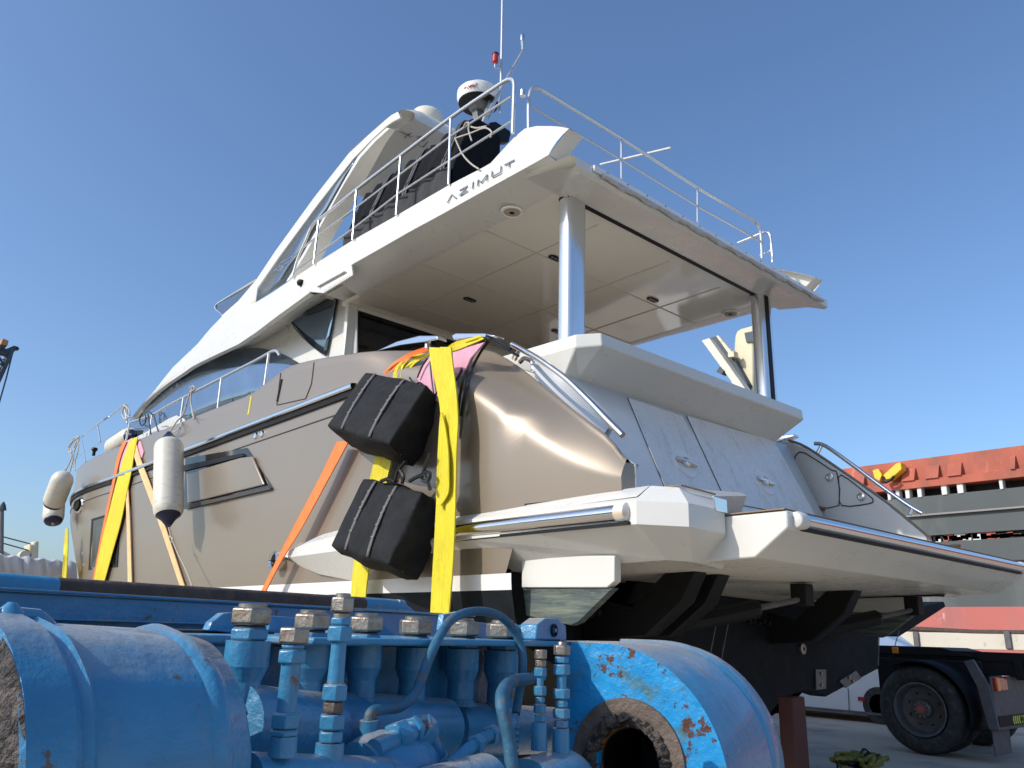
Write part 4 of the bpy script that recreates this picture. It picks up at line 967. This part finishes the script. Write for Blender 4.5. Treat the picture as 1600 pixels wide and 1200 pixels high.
fitting('test_point',.86,[(845,1015,1030,9,'hex','steel'),(845,1031,1042,8,'hex','steel'),(845,1043,1057,9,'hex','tpaint'),(845,1057,1072,5,'cyl','tpaint',5),(845,1072,1087,9,'hex','tpaint'),(845,1089,1098,7,'hex','tpaint'),(845,1100,1114,9,'hex','tpaint'),(845,1116,1128,9,'hex','tpaint'),(845,1128,1172,11,'cyl','tpaint',12)])
fitting('test_point',.83,[(878,1008,1024,12,'hex','steel'),(878,1003,1008,6,'disc','steel'),(878,1026,1036,10,'hex','tpaint'),(878,1038,1055,12,'hex','tpaint'),(878,1055,1076,7,'cyl','tpaint',7),(878,1076,1092,12,'hex','tpaint'),(878,1095,1105,9,'hex','tpaint'),(878,1107,1123,12,'hex','tpaint'),(878,1125,1137,10,'hex','tpaint'),(878,1138,1195,12,'cyl','tpaint',13)])
# manifolds the fittings stand on
def tub(pts,r,nm,m='tpaint',k=6,v0=.9,n=16): 
    P=[atv(p[0],p[1],p[2] if len(p)>2 else v0) for p in pts]
    return MB().tube(cat(P,k) if k>1 and len(P)>2 else P,r,n).build(nm,m,TR)
tub([(355,1135,1.0),(420,1140,1.02),(500,1142,1.05)],.062,'manifold_pipe',k=3,n=28)
tub([(470,1135,1.09),(560,1135,1.08),(690,1138,1.07)],.060,'manifold_pipe',k=3,n=28)
tub([(700,1140,1.12),(760,1140,1.12),(860,1140,1.14)],.058,'manifold_pipe',k=3,n=28)
tub([(690,1100,1.13),(690,1230,1.1)],.006,'drain_pipe',k=1)
tub([(380,1222,.88),(470,1222,.88),(560,1222,.88),(640,1224,.89)],.036,'lower_manifold',k=3,n=24)
c=atv(575,1215,.93); MB().lathe(c-uu*.03,uu,[(0,.055),(.05,.07),(.12,.07),(.16,.05)],30).build('pump_body','tpaint',TR)
c=atv(858,1240,.84); MB().lathe(c-uu*.09,uu,[(0,.02),(.0,.072),(.15,.076),(.17,.07),(.19,.045),(.195,.01)],36).build('pump_body','tpaint',TR)
c=atv(690,1245,.8); MB().lathe(c-uu*.1,uu,[(0,.045),(.22,.05),(.24,.03)],30).build('pump_body','tpaint',TR)
# hoses and elbows
h=tub([(577,1150,.95),(577,1125,.95),(582,1112,.95),(600,1108,.95),(625,1104,.95),(645,1088,.95),(658,1062,.96),(672,1025,.97),(688,992,.98),(710,965,.99),(745,955,1.0),(780,962,1.0),(803,985,.99),(815,1015,.98),(817,1045,.97),(812,1080,.96),(806,1115,.95)],.0095,'hydraulic_hose','hose',k=6)
tub([(577,1165,.95),(577,1125,.95)],.016,'hose_socket','tpaint',k=1)
tub([(830,1060,.95),(812,1062,.93),(795,1068,.9),(785,1082,.86),(784,1100,.84),(789,1125,.83),(796,1160,.82),(800,1210,.81)],.0125,'hydraulic_hose','hose',k=6)
tub([(700,1198,.86),(735,1168,.87),(775,1142,.88),(800,1128,.88)],.011,'feed_pipe','tdusty',k=4)
for x,y,v0,r in ((745,1162,.87,.017),(768,1148,.88,.018),(782,1140,.88,.015)):
    c=atv(x,y,v0); d=(atv(775,1142,.88)-atv(735,1168,.87)).normalized(); MB().lathe(c-d*.010,d,[(0,r*.9),(.003,r),(.017,r),(.02,r*.9)],6).build('pipe_nut','tpaint',TR)
tub([(585,1172,.9),(610,1160,.9),(640,1145,.9),(655,1138,.9),(665,1142,.9),(675,1160,.9),(682,1185,.9),(683,1215,.9)],.017,'elbow_pipe','tpaint',k=4)
for (x,y),(x2,y2),r in (((615,1155),(632,1147),.026),((642,1142),(650,1138),.024),((655,1136),(668,1148),.027),((680,1183),(683,1200),.025),((838,1058),(846,1053),.016)):
    a=atv(x,y,.9 if x<800 else .95);c=atv(x2,y2,.9 if x<800 else .95); MB().lathe(a,c-a,[(0,r*.9),(.003,r),((c-a).length-.003,r),((c-a).length,r*.9)],6).build('pipe_nut','tpaint',TR,bevel=.001)
b=MB(); c=atv(802,1140,.92)
for k in range(6): b.lathe(c-kk*(.012*k),kk,[(0,.011),(.004,.013),(.008,.011)],14)
b.tube([c+kk*.03,c-kk*.1],.009,10); b.build('spring_fitting','tpaint',TR)
# big lug with a greasy bore at the right
v1,zc1,RL=.888,-.32,.30
u0,u1=1.877,2.35
hv,hz,hr_=.826,-.282,.082
out=[]
for k in range(61):
    q=math.pi/2*1.0-(math.pi*1.12)*k/60   # from the top round the right side to below
    out.append((v1-RL*math.cos(q),zc1+RL*math.sin(q)))
out=[(.998,-.020),(.96,-.0195)]+out+[(v1+.02,-.72),(1.0,-.74),(1.0,-.5),(1.0,-.35),(.999,-.2)]
b=MB(); n=len(out)
ang=sorted(range(n),key=lambda i:math.atan2(out[i][1]-hz,out[i][0]-hv))
F=[out[i] for i in ang]; H_=[(hv+hr_*math.cos(math.atan2(z-hz,v-hv)),hz+hr_*math.sin(math.atan2(z-hz,v-hv))) for v,z in F]
b.grid([[T(u0,v,z) for v,z in F],[T(u0,v,z) for v,z in H_]],closev=True)
b.grid([[T(u0,v,z) for v,z in H_],[T(u0+.25,v,z) for v,z in H_]],closev=True)
lug=b.build('lug_face_plate','tworn',TR,smooth=30)
b=MB(); ro=[]
for uo,rs in ((u0+.0005,0),(u0+.012,.004),(u0+.35,.004),(u0+.36,.010),(u0+.37,.011),(u0+.40,.010),(u0+.408,.004),(u1-.01,.004),(u1,.0)):
    ro.append([T(uo,v1+(v-v1)*(1+rs/.3),zc1+(z-zc1)*(1+rs/.3)) for v,z in out])
b.grid(ro,closev=False); b.build('lug_shell','tpaint',TR,smooth=30)
b=MB(); rows=[]
rq=random.Random(5)
for r,du in ((.142,.0),(.140,-.006),(.118,-.007),(.104,-.006),(.100,-.004)):
    rows.append([T(u0+du,hv,hz)+(vv*math.cos(q)+kk*math.sin(q))*r for q in [2*math.pi*k/72 for k in range(72)]])
b.grid(rows,closev=True); rg=b.build('bore_ring','rustring',lug,smooth=30)
b=MB(); rows=[]
for r,du in ((.106,-.006),(.098,-.014),(.088,-.012),(.080,-.002),(.078,.05)):
    rows.append([T(u0+du-(.010*rq.random() if du<-.003 else 0),hv,hz)+(vv*math.cos(q)+kk*math.sin(q))*(r+(.010*rq.random()-.005 if du<.0 else 0)) for q in [2*math.pi*k/90 for k in range(90)]])
b.grid(rows,closev=True); b.build('grease_ring','crust',rg,smooth=20)
MB().lathe(T(u0+.005,hv,hz),uu,[(0,.0785),(.016,.078),(.018,.073)],40,caps=False).build('bore_liner','amber',lug)
MB().lathe(T(u0+.018,hv,hz),uu,[(0,.0735),(.24,.07)],40,caps=False).build('bore','black',lug)
MB().lathe(T(u0+.245,hv,hz),uu,[(0,.09),(.01,.09)],30).build('bore_back','black',lug)
# eye block on the deck
b=MB(); P=[atv(x,y,1.0) for x,y in ((838,1000),(840,976),(853,966),(872,966),(885,978),(886,1001))]; b.prism(P,vv*.05); eb=b.build('eye_block','tpaint',TR,bevel=.004)
c=atv(866,985,.998); MB().lathe(c+vv*.004,-vv,[(0,.015),(.006,.016),(.008,.011),(.002,.0105)],20).build('eye_bore','black',eb)
MB().lathe(c,-vv,[(0,.006),(.006,.005)],10).build('eye_pin','tpaint',eb)
tub([(790,985,1.1),(815,985,1.08),(838,985,1.05)],.013,'cross_tube','tdusty',k=1)
# lever on the left
P=[atv(x,y,.95) for x,y in ((-10,962),(20,960),(60,963),(66,968),(95,996))]
MB().tube([P[0],P[1],P[2],P[3],P[4]],[.008,.008,.008,.008,.007],10).build('lever_handle','tpaint',TR)
c=atv(10,985,.95); MB().lathe(c,kk,[(0,.014),(.006,.010),(.012,.016),(.02,.014),(.03,.004)],16).build('lever_pivot','tpaint',TR)
MB().tube([atv(10,955,1.1),atv(60,960,1.1),atv(66,970,1.1)],.007,8).build('lever_handle','tpaint',TR)
# ------------------------------------------------------------------ what stands around
# tractor unit seen under the stern
wc=V((12.3,5.12,GZ+.585))
TK=thing('tractor_unit',tuple(wc+V((1.2,0,-.585))),'dark heavy truck tail with a big dusty wheel and grey mudguard behind the stern','truck')
def wheel(c,lbl=None,r=.585):
    prof=[(.0,r*.62),(-.03,r*.66),(-.05,r*.74),(-.045,r*.86),(-.02,r*.95),(.03,r*.99),(.13,r),(.24,r*.99),(.29,r*.95),(.31,r*.8),(.3,r*.6)]
    b=MB(); a=kk_=V((0,0,1)); rows=[]
    b.lathe(c,(1,0,0),[(t,q) for t,q in prof],56,caps=False); w_=b.build('wheel','tyre',TK,smooth=40)
    g_=MB()
    for t in (.02,.08,.14,.20): g_.lathe(c+V((t,0,0)),(1,0,0),[(0,r*1.001),(.008,r*1.002)],56,caps=False)
    g_.build('tread_groove','black',w_)
    rm=MB().lathe(c,(1,0,0),[(-.012,r*.60),(-.03,r*.615),(-.032,r*.575),(-.01,r*.55),(.05,r*.53),(.12,r*.50),(.15,r*.36),(.15,r*.2)],48,caps=False).build('rim','rim',w_,smooth=30)
    MB().lathe(c+V((.15,0,0)),(-1,0,0),[(0,r*.21),(.09,r*.2),(.11,r*.15),(.13,r*.14),(.135,.01)],24).build('hub','rim',w_)
    MB().lathe(c+V((.015,0,0)),(-1,0,0),[(0,r*.10),(.02,r*.09),(.024,.01)],16).build('hub_cap','ship_boot',w_)
    b=MB()
    for k in range(10):
        q=2*math.pi*k/10; b.lathe(c+V((.06,math.cos(q)*r*.165,math.sin(q)*r*.165)),(-1,0,0),[(0,.018),(.03,.018)],6)
    b.build('wheel_nuts','steel',w_)
    b=MB()
    for k in range(8):
        q=2*math.pi*(k+.5)/8; b.lathe(c+V((.148,math.cos(q)*r*.40,math.sin(q)*r*.40)),(-1,0,0),[(0,.03),(.004,.03)],10)
    b.build('hand_holes','black',w_)
    return w_
wheel(wc); wheel(wc+V((.36,0,0))); wheel(wc+V((1.95,.0,0)))
def fb_(b,c,e): return b.box(V(c),e)
b=MB(); fb_(b,(13.0,6.8,GZ+1.18),(.12,6.2,.22)); fb_(b,(13.9,6.8,GZ+1.18),(.12,6.2,.22)); fb_(b,(13.4,4.0,GZ+1.15),(1.0,.1,.25)); b.build('chassis_rail','truck',TK,bevel=.01)
MB().prism([V((12.9,4.5,GZ+1.30)),V((12.9,6.5,GZ+1.30)),V((12.9,6.0,GZ+1.42)),V((12.9,5.0,GZ+1.42))],(1.1,0,0)).build('fifth_wheel','truck',TK,bevel=.01)
MB().box((13.0,5.2,GZ+1.0),(.2,1.5,.5)).build('spring_pack','truck',TK,bevel=.02)
b=MB(); rows=[]
for k in range(15):
    q=R(200-140*k/14); rows.append([V((12.22+dx,wc.y+.68*math.cos(q),wc.z+.64*math.sin(q))) for dx in (0,.72)])
b.grid(rows); b.build('wheel_arch','truck',TK,solid=.02)
MB().prism([V((12.15,4.42,GZ+1.25)),V((12.15,4.30,GZ+1.28)),V((12.15,4.14,GZ+.95)),V((12.15,4.10,GZ+.42)),V((12.15,4.22,GZ+.42)),V((12.15,4.3,GZ+.95))],(.06,0,0)).build('mudguard_edge','truckgrey',TK,bevel=.01)
bp=MB().box((13.35,4.13,GZ+.74),(2.35,.03,.66)).build('rear_panel','truckgrey',TK,bevel=.01)
rf=MB().box((13.35,4.11,GZ+.52),(2.25,.01,.13)).build('reflector_strip','truck',bp)
b=MB()
for k in range(8):
    s_=-1 if k<4 else 1; x=12.75+.075*k
    b.hexa([V((x,4.10,GZ+.47)),V((x+.04,4.10,GZ+.47)),V((x+.04+s_*.03,4.10,GZ+.52)),V((x+s_*.03,4.10,GZ+.52))],[V((x,4.104,GZ+.47)),V((x+.04,4.104,GZ+.47)),V((x+.04+s_*.03,4.104,GZ+.52)),V((x+s_*.03,4.104,GZ+.52))])
    b.hexa([V((x+s_*.03,4.10,GZ+.52)),V((x+.04+s_*.03,4.10,GZ+.52)),V((x+.04,4.10,GZ+.57)),V((x,4.10,GZ+.57))],[V((x+s_*.03,4.104,GZ+.52)),V((x+.04+s_*.03,4.104,GZ+.52)),V((x+.04,4.104,GZ+.57)),V((x,4.104,GZ+.57))])
b.build('chevron_marking','lime',rf)
MB().box((12.42,4.10,GZ+.98),(.42,.05,.17)).build('tail_light','red',bp,bevel=.01)
MB().box((12.27,4.085,GZ+.98),(.1,.05,.17)).build('indicator_light','amberlamp',bp,bevel=.008)
MB().box((12.5,4.2,GZ+.28),(.6,.02,.36)).build('mud_flap','truckgrey',TK,bevel=.005)
b=MB(); b.box((15.0,4.13,GZ+.8),(.4,.03,.6)); b.build('rear_panel','truckgrey',TK)
c=at((1399,1016),x=12.6); MB().box(c,(.03,.09,.09)).build('marker_light','amberlamp',TK,bevel=.01)
tp=[at(p,x=12.6) for p in ((1397,1022),(1392,1030),(1393,1038),(1400,1040))]; MB().tube(cat(tp,4),.008,6).build('marker_cable','black',TK)
b=MB(); b.box(at((1500,1024),x=13)+V((0,-1,0)),(.15,8,.12)); b.build('upper_rail','truck',TK)
# flatbed behind it
FT=thing('flatbed_trailer',(21,2,GZ),'cream flatbed trailer side with brown poles lying along it, behind the truck','trailer')
a0=at((1384,987),x=20);a1=at((1384,1012),x=20);c0=at((1640,991),x=20);c1=at((1640,1017),x=20)
FB=MB().prism([a0,a1,c1,c0],(2.4,0,0)).build('bed_side','bed',FT,bevel=.01)
b=MB()
for x in (1432,1575): 
    p=at((x,1000),x=19.97); MB().box(p,(.06,.12,abs((a0-a1).z)*1.0)).build('stake_post','truckgrey',FT,bevel=.01)
MB().tube([at((1378,980),x=20.05),at((1450,984),x=20.05),at((1520,988),x=20.05),at((1660,990),x=20.05)],.06,10).build('brown_pole','rust',FT)
for k in (3.5,5.5): MB().lathe((20,k,GZ+.5),(1,0,0),[(0,.3),(.0,.5),(.3,.5),(.3,.3)],30).build('wheel','tyre',FT)
# white van beyond the hull
VN=thing('white_van',(16.5,10.5,GZ),'white van beyond the stern, only its lower side with a small red marker showing','van')
zb=at((1300,1112),x=16).z
P=[(6.9,zb),(6.9,zb+1.0),(7.4,zb+1.3),(8.2,zb+1.9),(12,zb+1.95),(12.4,zb+1.2),(12.4,zb)]
vb=MB().prism([V((16,y,z)) for y,z in P],(1.8,0,0)).build('body','vanwhite',VN,bevel=.05)
MB().prism([V((15.99,8.3,zb+1.15)),V((15.99,8.6,zb+1.75)),V((15.99,11.6,zb+1.78)),V((15.99,11.7,zb+1.15))],(.01,0,0)).build('side_window','dark_glass',vb)
p=at((1346,1092),x=15.99); MB().box(p,(.02,.14,.07)).build('side_marker','red',VN,bevel=.004)
MB().tube([at((1325,1075),x=15.99),at((1327,1112),x=15.99)],.006,6).build('panel_seam','seam',VN)
MB().box((15.99,9.6,zb+.03),(.03,5.2,.05)).build('sill','truckgrey',VN)
for y in (7.4,11.25):
    MB().lathe((16.0,y,GZ+.33),(1,0,0),[(0,.2),(-.01,.22),(0,.33),(.2,.33),(.2,.2)],30).build('wheel','tyre',VN)
# red support post under the stern, its colour darkened for the shade there
P=[at(p,x=5.9) for p in ((1233,1092),(1251,1092))]
b=MB(); pc=at((1236,1088),x=6.6); b.box((pc.x,pc.y,(pc.z+GZ)/2),(.2,.14,pc.z-GZ)); ps=tag(b.build('support_post','shaded_red',None,bevel=.01),'dark red steel post holding up the yacht stern, beside the blue lug','post')
# keel blocks (mostly hidden)
for y in (7.5,12,16.5):
    o=MB().box((CX,y,(GZ-.9)/2),(.5,.4,abs(GZ+.93))).build('keel_block','rust',None,bevel=.02); tag(o,None,'block','timber keel blocks under the yacht'); o['label']={7.5:'aftmost timber block under the keel',12:'middle timber block under the keel',16.5:'foremost timber block under the keel'}[y]
# heap of slings on the ground
b=MB(); rg_=random.Random(2); c=at((1335,1203),z=GZ+.05)
for s_ in range(9):
    P=[c+V((rg_.uniform(-.35,.35)+s_*.04,rg_.uniform(-.18,.18),rg_.uniform(0,.16))) for _ in range(6)]; b.tube(cat(P,5),.025,6)
hp=b.build('sling_heap','dirtyyellow',None)
tag(hp,'dirty yellow sling heaped on the ground under the stern','sling')
b=MB()
for s_ in range(5):
    P=[c+V((rg_.uniform(-.3,.45),rg_.uniform(-.15,.15),rg_.uniform(.0,.2))) for _ in range(5)]; b.tube(cat(P,5),.012,6)
b.build('black_webbing','black',hp)
# big ship alongside
X0=60
SH=thing('cargo_ship',(X0,20,GZ),'long red and dark grey cargo ship filling the right background','ship')
def sy(px,py=850): return at((px,py),x=X0).y
def sz(px,py): return at((px,py),x=X0).z
ya_,yb_=-40,95
zt_=sz(1600,694);z2=sz(1600,732);z3=sz(1600,760);z4=sz(1600,827);z5=sz(1600,839);z6=sz(1600,948)
def plate(z0,z1,nm,m,x=X0,d=12,y0=ya_,y1=yb_): return MB().box((x+d/2,(y0+y1)/2,(z0+z1)/2),(d,y1-y0,z1-z0)).build(nm,m,SH)
plate(-6,z6,'lower_hull','ship_boot'); plate(z6,z5,'hull_side','ship_dark'); plate(z4,z3,'hull_side','ship_dark',X0+.1,12,)
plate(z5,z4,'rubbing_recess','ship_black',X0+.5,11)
cb=plate(z2,zt_,'coaming','ship_red',X0+.3,11.5,ya_,sy(1330,737)+1.5)
plate(z2-.55,z2+.0,'coaming_flange','ship_red',X0-.15,12,ya_,sy(1330,737)+1.2)
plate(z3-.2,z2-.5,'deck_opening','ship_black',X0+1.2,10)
for a,w_ in ((1386,5),(1399,6),(1414,7),(1433,7),(1471,9),(1496,10),(1563,6)):
    y=sy(a,770); y2=sy(a+w_,770); MB().box((X0+.3,(y+y2)/2,(z3+z2-.55)/2),(.6,abs(y2-y),z2-.55-z3+.1)).build('deck_post','ship_white',SH,bevel=.05)
for a in (1350,1430,1468,1504,1590): 
    y=sy(a,745); MB().prism([V((X0+.3,y,z2)),V((X0-.3,y,z2)),V((X0+.2,y,z2+1.0))],(0,.9 if a<1590 else .3,0)).build('coaming_bracket','ship_red',SH)
b=MB(); rg_=random.Random(8); k=ya_
b1=[];
for i in range(34):
    y=sy(1415+i*6,840); m=['ship_red','ship_white','truck','ship_white','machine_yellow'][rg_.choice([0,0,1,2,2])]
    MB().box((X0+.4,y,z5+.1+rg_.random()*(z4-z5)*.5),(.3,rg_.uniform(.3,1.0),rg_.uniform(.15,.5))).build('deck_gear',m,SH)
MB().box((X0-.1,(sy(1600)+sy(1380,795))/2+4,z3-1.35),(.2,30,.12)).build('hull_weld','rim',SH)
MB().box((X0-.05,25,z6+2.9),(.1,120,.06)).build('hull_weld','ship_black',SH)
# yellow machine on the coaming
MC=thing('deck_machine',tuple(at((1410,752),x=X0-.6)),'yellow jointed machine arm standing on the red coaming of the ship','machine')
xm=X0-.8
mb_=MB().prism([at(p,x=xm) for p in ((1380,742),(1400,724),(1407,722),(1409,733),(1392,748),(1382,750))],(.8,0,0)).build('arm','machine_yellow',MC,bevel=.05)
MB().prism([at(p,x=xm+.5) for p in ((1363,735),(1372,732),(1378,742),(1374,752),(1366,747))],(.6,0,0)).build('boom_foot','machine_yellow',MC,bevel=.05)
MB().prism([at(p,x=xm+1) for p in ((1400,724),(1412,724),(1425,746),(1405,748))],(.6,0,0)).build('counterweight','ship_red',MC,bevel=.05)
MB().tube(cat([at(p,x=xm-.1) for p in ((1379,745),(1383,752),(1391,750),(1397,744))],4),.12,6).build('machine_hose','black',MC)
# deck crane of the ship seen through the cockpit
CR=thing('deck_crane',tuple(at((1175,700),x=70)),'pale cream deck crane seen through the open cockpit','crane')
xc=70
MB().prism([at(p,x=xc) for p in ((1148,525),(1151,517),(1158,513),(1176,508),(1178,760),(1120,760),(1144,580))],(2,0,0)).build('crane_house','crane_cream',CR,bevel=.2)
MB().prism([at(p,x=xc-.2) for p in ((1163,520),(1178,517),(1181,533),(1166,535))],(.4,0,0)).build('cab_window','crane_dark',CR)
MB().prism([at(p,x=xc-2) for p in ((1096,532),(1108,528),(1162,604),(1220,690),(1200,690),(1150,606))],(1.2,0,0)).build('boom','bed',CR,bevel=.05)
MB().prism([at(p,x=xc-.9) for p in ((1109,528),(1120,525),(1146,560),(1168,600),(1166,606),(1150,586))],(1.0,0,0)).build('boom_side','crane_dark',CR)
MB().prism([at(p,x=xc-1) for p in ((1119,525),(1122,524),(1146,553),(1141,556))],(.5,0,0)).build('boom_stay','bed',CR)
MB().prism([at(p,x=xc-1.5) for p in ((1137,553),(1146,548),(1147,557),(1138,558))],(.8,0,0)).build('boom_block','crane_cream',CR)
MB().prism([at(p,x=xc-2.2) for p in ((1124,573),(1131,579),(1127,585),(1119,581))],(.8,0,0)).build('boom_lamp','crane_dark',CR)
# ---- far left
LC=thing('lattice_crane',tuple(at((-120,900),y=60)),'dark lattice crane boom tip high at the left edge','crane')
def py_(p,y=60): return at(p,y=y)
b=MB(); A=[(-60,690),(-60,720)]; 
lo=[(-50,690),(-25,640),(0,590),(20,545)];hi=[(-70,650),(-45,605),(-20,570),(2,540)]
b.tube([py_(p) for p in lo],.14,6); b.tube([py_(p) for p in hi],.14,6)
b.tube([py_(p)+V((0,1.2,0)) for p in lo],.14,6); b.tube([py_(p)+V((0,1.2,0)) for p in hi],.14,6)
L2=[py_(lo[0]).lerp(py_(lo[-1]),t/10) for t in range(11)];H2=[py_(hi[0]).lerp(py_(hi[-1]),t/10) for t in range(11)]
for i in range(10): b.tube([L2[i],H2[i+1]],.07,5); b.tube([H2[i],L2[i]],.07,5); b.tube([H2[i]+V((0,1.2,0)),L2[i+1]],.06,5)
b.build('lattice_boom','crane_dark',LC)
MB().prism([py_(p) for p in ((0,540),(10,545),(22,540),(29,542),(22,550),(8,551),(0,549))],(0,1,0)).build('boom_head','crane_dark',LC)
MB().prism([py_(p) for p in ((1,538),(4,528),(14,532),(12,540))],(0,1,0)).build('head_sheave','crane_orange',LC,bevel=.05)
MB().tube([py_((20,550)),py_((10,590)),py_((0,625)),py_((-10,660))],.05,5).build('hoist_rope','crane_dark',LC)
MB().prism([py_(p) for p in ((25,543),(30,543),(30,546),(25,546))],(0,.4,0)).build('tip_lamp','crane_dark',LC)
# tarpaulined cargo
b=MB(); rows=[]
yt_=24
for i in range(40):
    px=-60+i*4.6; a=at((px,868+ (px>0)*px*.1+2*math.sin(i*1.3)),y=yt_); c=at((px,935),y=yt_)
    rows.append([a+V((0,4,-.0)),a+V((.0,.25,.05)),a,a.lerp(c,.3)+V((0,-.12*abs(math.sin(i*.9)),0)),a.lerp(c,.6)+V((0,-.1*abs(math.cos(i*1.3)),0)),V((c.x,c.y,GZ))])
b.grid(rows); tag(b.build('covered_cargo','tarp',None,smooth=60),'stack of cargo under a wrinkled silver tarpaulin with net lines, left of the bow','cargo')
DV=thing('small_davit',tuple(at((50,900),y=45)),'small cream davit on the deck beyond the silver tarpaulin','davit')
MB().prism([at(p,y=45) for p in ((44,880),(46,850),(52,851),(53,846),(61,845),(60,880))],(0,1.2,0)).build('davit_post','crane_cream',DV,bevel=.1)
MB().lathe(at((40,868),y=45),(0,1,0),[(0,.25),(.6,.25)],18).build('winch_drum','crane_cream',DV)
MB().tube([at((2,838),y=45),at((48,850),y=45)],.03,5).build('stay_wire','crane_dark',DV);MB().tube([at((2,848),y=45),at((45,860),y=45)],.03,5).build('stay_wire','crane_dark',DV)
PO=thing('ship_mast',tuple(at((2,900),y=45)),'thin grey mast with a cream boom at the far left edge','mast')
MB().tube([at((2,900),y=45),at((3,795),y=45)],.09,8).build('pole','rim',PO)
MB().lathe(at((3,797),y=45),(0,0,1),[(0,.2),(.25,.12),(.4,.03)],8).build('mast_head','crane_dark',PO)
MB().prism([at(p,y=45) for p in ((-10,855),(0,858),(28,872),(28,876),(-10,862))],(0,.4,0)).build('boom','crane_cream',PO)

# unseen shed, added behind the camera to give the hull something to reflect
QS=thing('added_reflection_shed',(-34,8,GZ),'long low grey shed added out of view for the glossy hull side to reflect','shed')
MB().box((-34,6,GZ+3),(10,70,6)).build('wall','truckgrey',QS)
MB().prism([V((-29,-29.5,GZ+6)),V((-39,-29.5,GZ+6)),V((-34,-29.5,GZ+7.6))],(0,71,0)).build('roof','crane_dark',QS)
for i in range(9):
    MB().box((-28.97,-24+7.5*i,GZ+2.1),(.06,4.2,4.2)).build('door','ship_dark',QS)
for o in bpy.data.objects:
    if '_o' in o: del o['_o']
